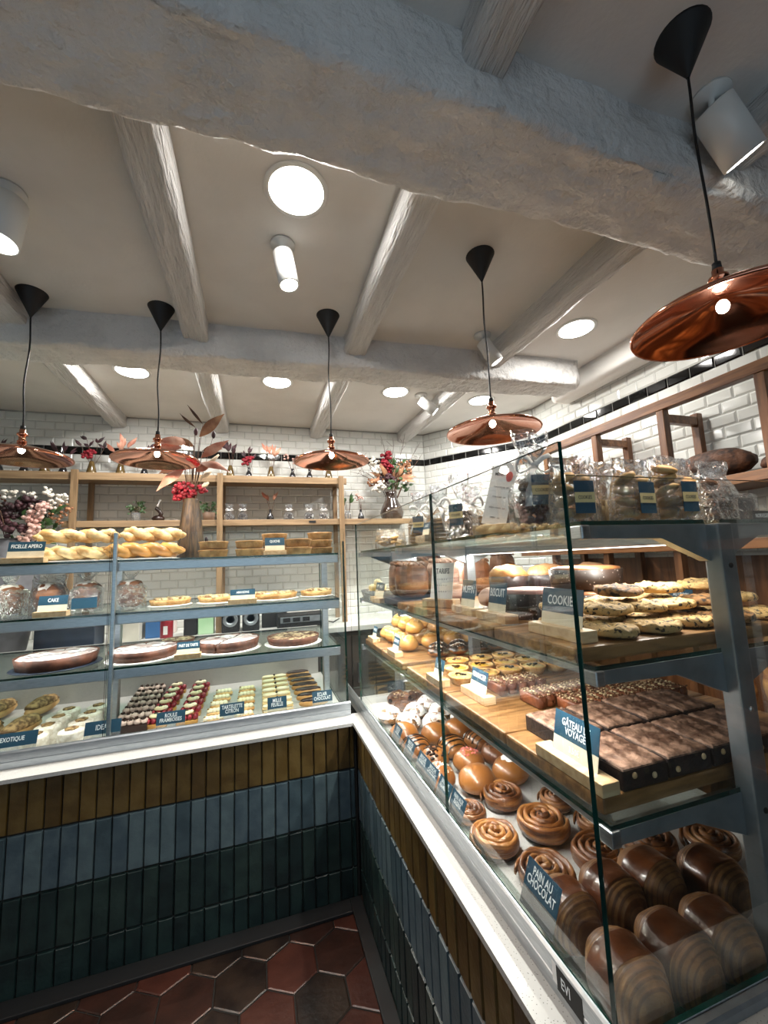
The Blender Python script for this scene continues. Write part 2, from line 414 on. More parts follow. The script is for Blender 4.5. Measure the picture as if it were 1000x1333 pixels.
b = MB(); b.cbox(xj+.006, xj+.022, GY+.006, GY+.024, .83, 1.725, .003, 0, MI); b.build('glass_mullion', m_alu, case)
Mr = MI @ Matrix.Translation((LX1-.006, 0, 0)) @ Matrix.Rotation(pi/2, 4, 'Z')
pane('end_glass', case, Mr, GY+.005, 3.0, .7705, 1.66)
for xp in (.395, xj-.075, -2.0):
    b = MB(); b.cbox(xp-.018, xp+.018, 2.50, 2.545, .7705, 1.59, .004, 0, MI); b.build('post', m_alu, case)
    for z in SZ_L:
        b = MB(); b.cbox(xp-.012, xp+.012, 2.17, 2.86, z-.045, z-.0095, .003, 0, MI); b.build('bracket', m_alud, case)
for z in SZ_L:
    shelf(case, XL+.03, .415, 2.15, 2.86, z, MI)
    b = MB(); b.cbox(XL+.03, .415, 2.152, 2.170, z-.052, z-.0095, .003, 0, MI); lp = b.build('light_profile', m_alu, case)
    b = MB(); b.box(XL+.05, .40, 2.1705, 2.178, z-.048, z-.042, 0, MI); b.build('led_strip', m_led, lp)
# --- bread case beside the camera
caseR = thing('display_case', (.95, 1.4, .78), 'tall glass display case of breads, cookies and croissants on the counter beside the camera', 'display case', 'glass display cases')
MI2 = Matrix.Translation((-.95, -1.4, -.78))
GX, RY0, RY1 = .512, .566, 2.45
SZ_R = (1.61, 1.338, 1.065)
b = MB(); b.box(GX+.001, 1.41, RY0+.002, RY1, .735, .745, 0, MI2); b.box(GX+.001, GX+.004, RY0+.002, RY1, .745, .80, 0, MI2); b.box(GX+.004, 1.41, RY0+.001, RY0+.003, .745, .80, 0, MI2); b.build('tray', m_quartz, caseR)
rail2 = [(.499, .7805), (.499, .806), (.501, .808), (.499, .81), (.499, .838), (.503, .842), (.506, .842), (.506, .83), (.513, .83), (.513, .7805)]
b = MB(); b.prism(rail2, 'y', .550, RY1-.02, 0, MI2); b.build('front_rail', m_alu, caseR)
b = MB(); b.prism([(.550, .7805), (.550, .794), (.554, .798), (.565, .798), (.565, .7805)], 'x', .515, 1.36, 0, MI2); b.build('end_rail', m_alud, caseR)
b = MB(); b.box(GX+.005, GX+.034, .70, 1.90, .812, .815, 0, MI2); b.build('card_ledge', m_shelfglass, caseR)
yj1, yj2 = y_at(571, GX, 1.3), 2.13
Mf = MI2 @ Matrix.Translation((GX, 0, 0)) @ Matrix.Rotation(pi/2, 4, 'Z')
pane('front_glass', caseR, Mf, RY0, yj1-.002, .832, 1.747)
pane('front_glass', caseR, Mf, yj1+.002, yj2, .832, 1.747)
pane('end_glass', caseR, MI2 @ Matrix.Translation((0, RY0+.004, 0)), GX+.006, 1.40, .801, 1.687)
pane('end_glass', caseR, MI2 @ Matrix.Translation((0, RY1, 0)), GX+.03, 1.36, .801, 1.6)
PX_ = .955
yps = [.617, y_at(612, PX_, 1.45), 2.40]
xps = [PX_, PX_, x_at(514, 2.40, 1.45)]
for k, yp in enumerate(yps):
    xp = xps[k]
    b = MB(); b.cbox(xp-.022, xp+.022, yp-.018, yp+.018, .7455, 1.60, .004, 0, MI2); po = b.build('post', m_alud, caseR)
    if k == 0:
        for z in (1.51, 1.22, 1.03): 
            b = MB(); b.ell((xp, yp-.019, z), (.006, .003, .006), 10, 5, M=MI2); b.build('bolt', m_black if z != 1.22 else m_alu, po)
    for z in SZ_R:
        ya, yb = (yp+.006, yp+.028) if k == 0 else (yp-.012, yp+.012)
        b = MB(); b.prism([(.596, z-.0095), (.596, z-.034), (.80, z-.038), (xp-.0225, z-.09), (xp-.0225, z-.0095)], 'y', ya, yb, 0, MI2)
        b.prism([(xp+.0225, z-.0095), (xp+.0225, z-.09), (1.10, z-.038), (1.34, z-.034), (1.34, z-.0095)], 'y', ya, yb, 0, MI2)
        ar = b.build('bracket', m_alud, caseR)
        b = MB(); b.cbox(.592, .614, ya-.004, yb+.004, z-.036, z-.008, .003, 0, MI2); b.build('bracket_cap', m_alu, ar)
for z in SZ_R:
    yb_ = 1.62 if False else RY1-.01
    b = MB(); b.box(.597, PX_-.024, .624, RY1-.075, z-.009, z, 0, MI2); b.box(PX_+.024, 1.345, .624, RY1-.075, z-.009, z, 0, MI2)
    b.box(PX_-.024, PX_+.024, yps[0]+.02, yps[1]-.02, z-.009, z, 0, MI2); b.box(PX_-.024, PX_+.024, yps[1]+.02, RY1-.075, z-.009, z, 0, MI2)
    b.m = [0, 0, 1, 1, 1, 0]+[0, 0, 1, 1, 0, 1]+[0, 0, 0, 0, 0, 0]*2
    b.build('glass_shelf', [m_shelfglass, m_edge], caseR)
b = MB(); b.cbox(PX_-.02, PX_+.02, .6365, RY1-.02, 1.560, 1.5995, .004, 0, MI2); lp = b.build('light_profile', m_alu, caseR)
b = MB(); b.box(PX_-.006, PX_+.006, .66, RY1-.05, 1.5575, 1.5598, 0, MI2); b.build('led_strip', m_led, lp)
for z in SZ_R[1:]:
    b = MB(); b.cbox(.602, .637, .66, RY1-.09, z-.024, z-.0095, .002, 0, MI2); lp = b.build('light_profile', m_alu, caseR)
    b = MB(); b.box(.616, .623, .68, RY1-.1, z-.027, z-.0245, 0, MI2); b.build('led_strip', m_led, lp)

# ------------------------------------------------------------------ lamps
def light(name, kind, loc, power, col, size=.1, rot=None, **kw):
    d = bpy.data.lights.new(name, kind); d.energy = power; d.color = col
    if kind == 'AREA':
        d.shape = kw.get('shape', 'RECTANGLE'); d.size = size
        if 'size_y' in kw: d.size_y = kw['size_y']
    elif kind in ('POINT', 'SPOT'): d.shadow_soft_size = size
    if kind == 'SPOT': d.spot_size = kw.get('cone', 1.5); d.spot_blend = kw.get('blend', .6)
    o = bpy.data.objects.new(name, d); COL.objects.link(o); o.location = loc
    if rot is not None: o.rotation_euler = rot
    return o
WARM, NEUT, COOL = (1, .86, .72), (1, .965, .92), (.80, .90, 1)
# copper pendants
def make_pendant():
    r = thing('pendant_lamp', (0,0,0), '', 'pendant lamp', 'copper pendant lamps over the counters')
    b = MB(); b.lathe([(.0, 0), (.062, 0), (.060, -.004), (.006, -.118), (.004, -.124), (0, -.124)], 28); b.build('ceiling_cup', m_black, r)
    return r
SH = [(.016, .0), (.020, -.012), (.045, -.020), (.11, -.040), (.165, -.058), (.186, -.066), (.194, -.074), (.192, -.079), (.186, -.077), (.165, -.064), (.11, -.046), (.045, -.026), (.012, -.016)]
pend = [((42, 381), (35, 556, 598), 'copper pendant lamp above the braided apero breads, end of the row'),
        ((210, 401), (209, 563, 590), 'copper pendant lamp partly behind the tall bouquet of dried leaves'),
        ((427, 411), (430, 566, 594), 'copper pendant lamp above the stacked quiches'),
        ((625, 333), (641, 520, 552), 'copper pendant lamp above the ribboned cellophane bags'),
        ((888, 48), (929, 345, 402), 'large looking copper pendant lamp above the cookie bags, closest to the ceiling beam')]
ptop = []
for k, (cup, (sx, sy, rim), lab) in enumerate(pend):
    p = on_z(cup[0], cup[1], ZC)
    q = on_y(sx, sy, p.y) if k < 3 else None
    if k >= 3:
        # drop height from the socket's pixel at the same distance along the cord
        best = min((abs((lambda d: 666.5-FPX*d.dot(UU)/d.dot(FF))(Vector((p.x, p.y, z))-CP)-sy), z) for z in [1.8+i*.004 for i in range(200)])
        zt = best[1]
    else: zt = q.z
    zt -= .0
    ptop.append((p.x, p.y, zt))
    r = make_pendant(); r.location = p; r['label'] = lab
    dz = zt-ZC
    n = 14; pts = []
    for i in range(n+1):
        t_ = i/n; w = sin(pi*t_)
        pts.append((w*.006*sin(7*t_+k), w*.006*cos(5*t_+k), -.12+(dz+.12)*t_))
    b = MB(); b.tube(pts, .0035, 6); b.build('cord', m_cable, r)
    b = MB(); b.lathe([(.0, .004), (.009, .004), (.010, -.012), (.006, -.014)], 14, (0, 0, dz)); b.build('cord_grip', m_black, r)
    b = MB(); b.lathe([(.006, -.010), (.012, -.014), (.012, -.028), (.020, -.032), (.021, -.040), (.013, -.044), (.013, -.062), (.018, -.066), (.018, -.074), (0, -.076)], 18, (0, 0, dz)); b.build('socket', m_copper, r)
    b = MB(); b.lathe([(a, z-.068) for a, z in SH], 48, (0, 0, dz)); b.build('shade', m_copper, r)
    b = MB(); b.ell((0, 0, dz-.108), (.013, .013, .016), 12, 8); b.build('bulb', m_bulb, r)
    light('pendant_light', 'POINT', (p.x, p.y, zt-.135), 11, WARM, .02)
# recessed round downlights
dl = [((386, 249), 'round recessed downlight beside the big near beam, above the lone white spotlight'), ((750, 428), 'round recessed downlight above the oak wall frame, beside the copper lamp over the bags'),
      ((172, 483), 'round recessed downlight beyond the second beam, above the dried leaf bouquet'), ((361, 497), 'round recessed downlight beyond the second beam, above the quiche pendant'),
      ((515, 510), 'round recessed downlight beside the tilted cream spotlight near the bouquet'), ((626, 521), 'round recessed downlight half hidden behind the copper lamp over the ribboned bags')]
for (q, lab) in dl:
    p = on_z(q[0], q[1], ZC)
    r = thing('downlight', p, lab, 'ceiling light', 'recessed ceiling downlights')
    b = MB(); b.lathe([(.096, -.001), (.114, -.001), (.114, -.004), (.100, -.007), (.096, -.004)], 36); b.build('trim_ring', m_white, r)
    b = MB(); b.lathe([(.0, -.0045), (.096, -.0045), (.096, -.002), (0, -.002)], 36); b.build('diffuser', m_down, r)
    light('downlight_beam', 'AREA', (p.x, p.y, ZC-.02), 17 if p.y > 2.3 else 8, NEUT, .18, shape='DISK')
# tilting cylinder spotlights
sp = [((20, 283), (12, 248), (-6, 3, 0), .075, 'fat white cylinder spotlight at the picture edge above the end pendant'),
      ((374, 342), (368, 318), (-6, -9, 0), .055, 'white cylinder spotlight hanging below the big bright downlight'),
      ((940, 165), (925, 125), (-2, -36, 0), .07, 'white cylinder spotlight behind the cord of the large copper lamp'),
      ((633, 453), (628, 436), (-8, -30, 0), .055, 'white cylinder spotlight beside the joist, behind the cord over the ribboned bags'),
      ((555, 526), (548, 514), (-12, -46, 0), .055, 'cream cylinder spotlight tilted steeply above the big bouquet')]
for (q, top, rt, rad, lab) in sp:
    p = on_z(top[0], top[1], ZC)
    r = thing('spotlight', p, lab, 'spotlight', 'white cylinder spotlights')
    b = MB(); b.lathe([(0, -.001), (.05, -.001), (.05, -.012), (.008, -.014), (.008, -.05), (0, -.05)], 24); b.build('mount', m_white, r)
    M = Matrix.Translation((0, 0, -.045)) @ Euler([radians(a) for a in rt]).to_matrix().to_4x4()
    ra, ln = rad*.75, .15 if rad < .06 else .17
    b = MB(); b.lathe([(0, .004), (ra-.004, .004), (ra, 0), (ra, -ln), (ra-.006, -ln), (ra-.006, -ln+.012)], 28, M=M); b.build('can', m_white, r)
    b = MB(); b.lathe([(0, -ln+.001), (ra-.007, -ln+.001), (ra-.007, -ln+.010), (0, -ln+.010)], 24, M=M); b.build('lens', m_down, r)
    lo = Matrix.Translation(p) @ M @ Matrix.Translation((0, 0, -ln-.01))
    d = light('spot_beam', 'SPOT', (0,0,0), 24, NEUT, .04, cone=1.3)
    d.matrix_world = lo
# ------------------------------------------------------------------ food materials
m_glaze = mat('dark egg glaze', '3a1c0e', '6b3a1c', 22, .28, coat=.5, bump=.3, bscale=70, rand=.12, lo=.3, hi=.7)
m_lay = mat('laminated layers', '6c4726', '8a6238', 40, .5, bump=.2, bscale=80)
m_layd = mat('baked layer edges', '4e3018', '6c4628', 40, .45, bump=.2, bscale=80)
m_swirl = mat('swirl pastry crust', '3f200e', 'a8743e', 12, .36, coat=.3, stretch=(1, 1, 7), bump=.9, bscale=26, rand=.18, lo=.34, hi=.66, c3='7c4a22', bdist=.006)
m_fill = mat('dark raisin filling', '1f0f09', '4a2818', 30, .25, coat=.4, bump=.4)
m_raisin = mat('raisin', '120a08', None, rough=.35)
m_bun = mat('glossy brown bun crust', '633616', 'a0672f', 5, .33, coat=.3, bump=.1, bscale=50, rand=.15, lo=.3, hi=.75)
m_gold = mat('golden bun crust', '8f5420', 'd8a758', 7, .4, coat=.25, bump=.12, bscale=40, rand=.12, lo=.3, hi=.7)
m_pale = mat('pale crust', 'd2a765', 'ecd29c', 8, .5, bump=.15, bscale=50, rand=.1)
m_choc = mat('dark chocolate', '1a0d09', '2e1810', 12, .3, bump=.25, bscale=60, coat=.2)
m_sugar = mat('icing sugar', 'f2eeea', '8a6a58', 30, .9, bump=.4, bscale=90, lo=.52, hi=.72)
m_pearl = mat('sugar pearls', 'f2ece0', None, rough=.5)
m_pink = mat('pink praline', 'c2484c', 'd87a70', 40, .3, coat=.3)
m_brtop = mat('crackled brownie top', '563a2b', 'a8846e', 34, .55, bump=1., bscale=60, lo=.38, hi=.62, bdist=.008, detail=6)
m_brside = mat('brownie crumb', '170c08', '2a1710', 60, .75, bump=.6, bscale=120)
m_nut = mat('hazelnut', 'd8bd92', 'b98f5c', 60, .5)
m_cookie = mat('chocolate chip cookie', '20130c', 'c39d64', 105, .75, lo=.37, hi=.45, bump=1., bscale=55, bdist=.008, rand=.12, detail=2.5)
m_cookied = mat('dark chip cookie', '1c110b', '94693e', 60, .75, lo=.40, hi=.52, bump=1., bscale=55, bdist=.008, rand=.12, detail=2.5)
m_cake = mat('cake bar crumb', '5a2c16', '7e4526', 25, .5, bump=.4, bscale=80, rand=.12)
m_toast = mat('toasted nut topping', 'e4cfa4', '6a4226', 45, .55, bump=.5, bscale=90, lo=.42, hi=.55)
m_custard = mat('baked custard', 'd9aa3e', 'f0d684', 18, .3, coat=.3, bump=.2, rand=.08)
m_short = mat('shortcrust', 'c08b4c', 'ddb57a', 25, .6, bump=.3, bscale=80, rand=.08)
m_loaf = mat('brown brioche loaf', '5c3420', '8d5c3c', 9, .4, stretch=(1, 1, 4), bump=.4, bscale=50, rand=.15, coat=.15)
m_loafp = mat('pink dusted loaf', '9a705c', 'd0ab9a', 9, .6, stretch=(1, 1, 4), bump=.4, bscale=50, rand=.1)
m_paper = mat('printed brown baking paper', 'b5aca6', '2e2019', 90, .5, kind='voronoi', lo=.12, hi=.2)
m_paperd = mat('dark baking paper', '241a1c', '3a2a28', 20, .45)
m_blue = m_blue
m_card = mat('blue price card', '1a4257', '1e4a61', 4, .45)
m_cream = mat('cream card strip', 'd9d0b8', 'e2dac4', 30, .6)
m_letter = mat('white lettering', 'e8eef0', None, rough=.6)
m_ink = mat('ink', '2b2f3a', None, rough=.7)
m_sheet = mat('white paper', 'eceae8', None, rough=.8)
m_kraft = mat('parchment paper', 'e6d6d0', 'eeded8', 8, .8)
m_acry = clear('clear acrylic', 'f4f6f4', rough=.03, ior=1.4, haze=.12)
m_gold_lbl = mat('cream label band', 'd8c48e', None, rough=.6)

# ------------------------------------------------------------------ signs
DG = lambda: bpy.context.evaluated_depsgraph_get()
def text_bm(s, w, h, M, thick=.0004):
    cu = bpy.data.curves.new('lettering', 'FONT'); cu.body = s; cu.align_x = 'CENTER'; cu.align_y = 'CENTER'; cu.offset = .018; cu.space_line = .82; cu.resolution_u = 2
    ob = bpy.data.objects.new('lettering', cu); COL.objects.link(ob)
    me = bpy.data.meshes.new_from_object(ob.evaluated_get(DG()))
    xs = [v.co.x for v in me.vertices]; ys = [v.co.y for v in me.vertices]
    bw, bh = max(xs)-min(xs), max(ys)-min(ys); mx, my = (max(xs)+min(xs))/2, (max(ys)+min(ys))/2
    k = h/bh; kx = min(k*.72, w/bw)
    vs = [M @ Vector(((v.co.x-mx)*kx, 0, (v.co.y-my)*k)) for v in me.vertices]
    fs = [tuple(p.vertices) for p in me.polygons]
    bpy.data.objects.remove(ob); bpy.data.curves.remove(cu); bpy.data.meshes.remove(me)
    return vs, fs
def sign(loc, rz, text, label, w=.085, h=.05, holder='block', tilt=14, frac=.62, bl=None, price='', cat='sign', grp='blue price cards'):
    """little card facing local -y in a wooden block or on an acrylic strip"""
    r = thing('price_card', loc, label, cat, grp, rz)
    zb = .0
    if holder == 'block':
        bl = bl or w*1.15; b = MB(); b.cbox(-bl/2, bl/2, -.022, .020, 0, .024, .002); b.build('wood_block', m_block, r); zb = .022
    M = Matrix.Translation((0, 0, zb)) @ Matrix.Rotation(radians(-tilt), 4, 'X')
    h0 = h*(1-frac)
    b = MB(); b.box(-w/2, w/2, 0, .0012, h0, h, 0, M); b.build('blue_panel', m_card, r)
    b = MB(); b.box(-w/2, w/2, .0001, .0011, 0, h0, 0, M)
    b.build('price_strip', m_cream if holder == 'block' else m_acry, r)
    nl = text.count('\n')+1
    vs, fs = text_bm(text, w*.84, (h-h0)*(.40 if nl == 1 else .68), M @ Matrix.Translation((0, -.0006, h0+(h-h0)*.52)))
    b = MB(); b.add(vs, fs, 0, False); b.build('lettering', m_letter, r)
    if price:
        vs, fs = text_bm(price, w*.3, h0*.5, M @ Matrix.Translation((0, -.0006, h0*.5)))
        b = MB(); b.add(vs, fs, 0, False); b.build('price', m_letter, r)
    return r

# ------------------------------------------------------------------ food shapes
def pain_choc(seed):
    r = random.Random(seed); W, Hh, L = .0565, .052, .140
    r1, r2 = r.uniform(.40, .5), r.uniform(.4, .5); n1 = r.choice((4, 5))
    def prof(v):
        t = min(v, 1-v)/.29; rr = r1 if v < .5 else r2
        if t >= 1: return 1.05
        q = t*n1; k = int(q); f = q-k
        step = 1-(1-f)**2.2
        s = (k+step)/n1
        return rr*min(1, .25+t*9)+(1-rr)*(1-(1-s)**1.7) if t > .005 else .02
    def fn(u, v):
        a = 2*pi*u; p = prof(v); ca, sa = cos(a), sin(a)
        x = abs(ca)**.85*(1 if ca > 0 else -1)*W*p; z = abs(sa)**.85*(1 if sa > 0 else -1)*Hh*p
        nz = 1+.05*noise.noise(Vector((ca*1.5+seed, sa*1.5, v*4)))
        z = z*nz+Hh*.8
        if z < .008: z = .008+(z-.008)*.1
        return (x*nz*(1+.04*sin(v*pi)), (v-.5)*L+.004*ca*sin(v*9), z)
    def mi(u, v):
        t = min(v, 1-v)/.29
        if t >= .98: return 0
        f = (t*n1) % 1
        return 2 if .25 < f < .62 else 1
    b = MB(); b.grid(fn, 34, 72, True, mi)
    return b.mesh('pain_au_chocolat', [m_glaze, m_lay, m_layd])
def add_mesh(name, me, parent=None):
    o = bpy.data.objects.new(name, me); COL.objects.link(o)
    if parent: o.parent = parent
    return o
def swirl_roll(seed, R=.060, turns=3.6):
    r = random.Random(seed); root = thing('raisin_swirl', (0,0,0), '', 'pastry', 'raisin swirl pastries')
    N = 110; pts = []; rs = []
    for i in range(N+1):
        t = i/N; a = t*turns*2*pi+seed; rad = .004+(R-.012)*t**.92
        nz = noise.noise(Vector((cos(a)*2, sin(a)*2, t*3+seed)))
        pts.append((rad*cos(a)*(1+.05*nz), rad*sin(a)*(1+.05*nz), .026+.008*(1-t)**1.2+.004*nz-(.006 if t > .97 else 0)))
        rs.append(.0135*(1 if t < .95 else 1-(t-.95)*12)*(1+.15*nz))
    b = MB(); b.tube(pts, rs, 9, flat=(.46, 1.35), up=Vector((0, 0, 1))); b.build('dough', m_swirl, root)
    b = MB(); b.lathe([(0, .004), (R-.016, .004), (R-.014, .03), (R*.5, .036), (0, .04)], 22); b.build('filling', m_fill, root)
    for k in range(6):
        a = U(0, 6.3); q = U(.012, R-.016)
        b = MB(); b.ell((q*cos(a), q*sin(a), .042-.008*q/R), (.0055, .004, .0035), 8, 5, .2, 2, k); b.build('raisin', m_raisin, root)
    return root
def bun_mesh(name, m, rx=.046, ry=.042, rz=.034, seed=0, nz=.06):
    b = MB(); b.ell((0, 0, rz*.66), (rx, ry, rz), 22, 13, nz, 1.6, seed, .38); return b.mesh(name, m)
def dots(n, rx, ry, rz, zc, s, seed, name, m, parent, zmin=.45, sq=False):
    r = random.Random(seed); b = MB()
    for k in range(n):
        a = r.uniform(0, 6.3); ph = r.uniform(zmin, 1.45); d = (cos(ph)*cos(a), cos(ph)*sin(a), sin(ph)); q = s*r.uniform(.6, 1.2)
        c = (d[0]*rx, d[1]*ry, zc+d[2]*rz)
        if sq: b.cbox(c[0]-q, c[0]+q, c[1]-q, c[1]+q, c[2]-q*.6, c[2]+q*.6, q*.2)
        else: b.ell(c, (q, q, q*.7), 6, 4)
    return b.build(name, m, parent)
def cap_mesh(rx, ry, rz, zc, z0, seed, m, name, parent, k=1.03, nz=.05):      # icing cap over the top of a bun
    b = MB()
    def fn(u, v):
        a = 2*pi*u; ph = pi/2-(pi/2-z0)*v*(1+.25*noise.noise(Vector((cos(a)*2, sin(a)*2, seed))))
        q = k*(1+nz*noise.noise(Vector((cos(a)*cos(ph)*3, sin(a)*cos(ph)*3, seed+3))))
        return (rx*q*cos(ph)*cos(a), ry*q*cos(ph)*sin(a), zc+rz*q*sin(ph))
    b.grid(fn, 24, 7, True); return b.build(name, m, parent)

# ------------------------------------------------------------------ bread case: bottom tray
ZT = .7454
pcs = [pain_choc(s) for s in (1, 2, 3)]
pl = [((748, 1199), 'far', 0), ((806, 1169), 'far', 1), ((864, 1152), 'far', 2), ((963, 1172), 'far', 3),
      ((820, 1278), 'near', 0), ((884, 1250), 'near', 1), ((942, 1223), 'near', 2)]
names = ['against the front glass', 'second from the front glass', 'third from the front glass', 'fourth from the front glass']
for k, (q, row, c) in enumerate(pl):
    p = on_z(q[0], q[1], .864); p.x = (.628, .750, .866, 1.0)[c]
    o = add_mesh('pain_au_chocolat', pcs[k % 3]); o.location = (p.x, (.800 if row == 'far' else .655) if c < 3 else .755, ZT)
    o.rotation_euler = (0, 0, U(-.08, .08)+(pi if k % 2 else 0)); s_ = U(.97, 1.03); o.scale = (s_, s_*.93, s_*1.04)
    tag(o, 'chocolate croissant roll ' + names[c] + (', in the row nearer the raisin swirls' if row == 'far' else ', in the row by the end glass'), 'pastry', 'chocolate croissant rolls')
# raisin swirls
sw = [swirl_roll(s) for s in (1, 2, 3)]
sl = [((620, 1051), 'small dark raisin swirl against the front glass beside the plain bun'), ((668, 1033), 'glossy raisin swirl in front of the white topped bun'),
      ((716, 1073), 'large golden raisin swirl in the middle of the tray'), ((656, 1092), 'dark raisin swirl against the front glass, middle of three'),
      ((705, 1130), 'raisin swirl half hidden behind the blue pain au chocolat card'), ((780, 1110), 'golden raisin swirl cut by the green glass edge in view'),
      ((856, 1104), 'raisin swirl under the lowest shelf bracket end'), ((922, 1087), 'raisin swirl alone near the far rear of the tray beneath the bracket'),
      ((714, 1031), 'raisin swirl under the shelf edge beside the buns'), ((769, 1068), 'raisin swirl under the shelf board by the cake sign')]
sc_ = [.86, 1.12, 1.22, 1.12, 1.2, 1.16, 1.12, 1.1, .9, .9]
ps = relax([on_z(q[0], q[1], .80)[:2] for q, _ in sl]+[(.628, .83), (.75, .83), (.866, .83), (1.0, .79)], [.069*s for s in sc_]+[.080]*4, xmin=GX+.036)[:10]
for k, (q, lab) in enumerate(sl):
    place(sw[k % 3], (ps[k][0], ps[k][1], ZT), lab, (0, 0, U(0, 6.28)), (sc_[k]*1.14, sc_[k]*1.14, sc_[k]*.98))
# filled buns, three abreast
def bun(kind, seed):
    big = kind in ('plain', 'white')
    rx, ry, rz = (.066, .063, .052) if big else (.060, .057, .048)
    me = bun_mesh('bun', m_bun if kind not in ('powder',) else m_cookied, rx, ry, rz, seed, .05)
    o = add_mesh('bun', me); zc = rz*.66
    if kind == 'white': cap_mesh(rx, ry, rz, zc, 1.1, seed, m_sugar, 'icing', o)
    if kind == 'chips': dots(34, rx, ry, rz, zc, .004, seed, 'chocolate_chips', m_choc, o, .8, True)
    if kind == 'pink': dots(46, rx, ry, rz, zc, .004, seed, 'pink_praline', m_pink, o, .85)
    if kind == 'pearl': dots(60, rx, ry, rz, zc, .0032, seed, 'sugar_pearls', m_pearl, o, .6)
    if kind == 'dark': dots(40, rx, ry, rz, zc, .005, seed, 'chocolate_flakes', m_choc, o, .6, True)
    if kind == 'stripe':
        b = MB()
        for k in range(6):
            y = -ry*.75+k*ry*.3; pts = []
            for i in range(11):
                x = -rx*.85+1.7*rx*i/10; q = max(0, 1-(x/rx)**2-(y/ry)**2)
                pts.append((x, y+.003*sin(i), zc+rz*sqrt(q)+.001))
            b.tube(pts, .0032, 6)
        b.build('chocolate_stripes', m_choc, o)
    if kind == 'powder': cap_mesh(rx, ry, rz, zc, .15, seed, m_sugar, 'powdered_sugar', o, 1.02, .12)
    return o
KN = dict(plain='plain glossy brown bun', white='brown bun with a white icing patch', chips='brown bun sprinkled with chocolate chips', pink='brown bun with pink praline crumbs',
          pearl='brown bun topped with sugar pearls', dark='brown bun buried in chocolate flakes', stripe='brown bun with dark chocolate stripes', powder='crackled bun dusted with icing sugar')
rows = [('plain', 'white', None), ('pearl', 'pink', 'chips'), ('dark', 'stripe', 'stripe'), ('plain', 'plain', 'plain'), ('powder', 'powder', 'powder'), ('powder', 'powder', 'powder')]
bl = [((623, 1014), 'plain', 0), ((659, 999), 'white', 0), ((638, 978), 'chips', 1), ((604, 990), 'pink', 1), ((588, 1006), 'pearl', 1), ((587, 970), 'stripe', 2),
      ((616, 963), 'stripe', 2), ((566, 985), 'dark', 2), ((568, 956), 'plain', 3), ((584, 950), 'plain', 3), ((552, 967), 'stripe', 3), ((540, 953), 'plain', 4), ((560, 939), 'powder', 4),
      ((530, 942), 'powder', 5), ((542, 924), 'powder', 5), ((577, 925), 'powder', 4), ((515, 932), 'powder', 6), ((592, 933), 'powder', 3), ((558, 918), 'powder', 6)]
seen = {}
pb = relax([on_z(q[0], q[1], .79)[:2] for q, _, _ in bl]+[tuple(q) for q in ps]+[(.955, yps[1])], [.068 if kd in ('plain', 'white') else .0615 for _, kd, _ in bl]+[.069*s for s in sc_]+[.04], xmin=GX+.036, gap=.003, it=240)
for k, (q, kind, row) in enumerate(bl):
    p = Vector((min(pb[k][0], .862) if abs(pb[k][1]-yps[1]) < .09 else pb[k][0], pb[k][1], 0)); o = bun(kind, k)
    o.location = (p.x, p.y, ZT); o.rotation_euler = (0, 0, U(-.4, .4))
    n = seen.get(kind, 0); seen[kind] = n+1
    tot = sum(1 for x in bl if x[1] == kind)
    lab = KN[kind]
    lab += (', %s of its kind from the swirls' % ORD[n]) if tot > 1 else ' in the bun rows'
    tag(o, lab, 'bun', 'filled buns on the tray')
# far end of the tray: flat rolls, almond pastries on parchment
b = MB(); b.cbox(.60, 1.0, 2.0, 2.30, ZT, ZT+.0012, .0003); tag(b.build('parchment_sheet', m_kraft), 'pale parchment sheet under the flat rolls at the tray end', 'paper')
for k, (q, lab) in enumerate((((525, 911), 'flat brown swirl roll at the edge of the parchment sheet'), ((552, 906), 'brown swirl roll at the far end beneath the shelf glass'))):
    p = on_z(q[0], q[1], .80); place(sw[k], (p.x, p.y, ZT+.0016), lab, (0, 0, U(0, 6)), (1, 1, .8))
for k, (q, lab) in enumerate((((499, 882), 'almond pastry stack with red glaze at the far end of the tray'), ((524, 880), 'flaky almond croissant at the far end of the tray'))):
    p = on_z(q[0], q[1], .81); r = thing('almond_croissant', (p.x, min(p.y, 2.27), ZT), lab, 'pastry', 'almond croissants at the tray end')
    b = MB()
    def fn(u, v, s=k):
        a = (v-.5)*2.6; R_ = .06; t = 1-abs(2*v-1); rr = (.012+.024*t**.7)*(1+.12*noise.noise(Vector((u*6, v*9, s))))*(1+.08*(int(v*9) % 2))
        w = 2*pi*u; cx, cy = R_*sin(a), R_*cos(a)-.05
        return (cx+rr*cos(w)*sin(a)*.9, cy+rr*cos(w)*cos(a)*.9, max(.001, .026+rr*sin(w)*1.1))
    b.grid(fn, 14, 36, True); b.build('crust', m_swirl, r)
    dots(40, .06, .03, .025, .030, .005, k, 'almond_flakes', m_toast, r, .3, True)
    USED['x'] = 1
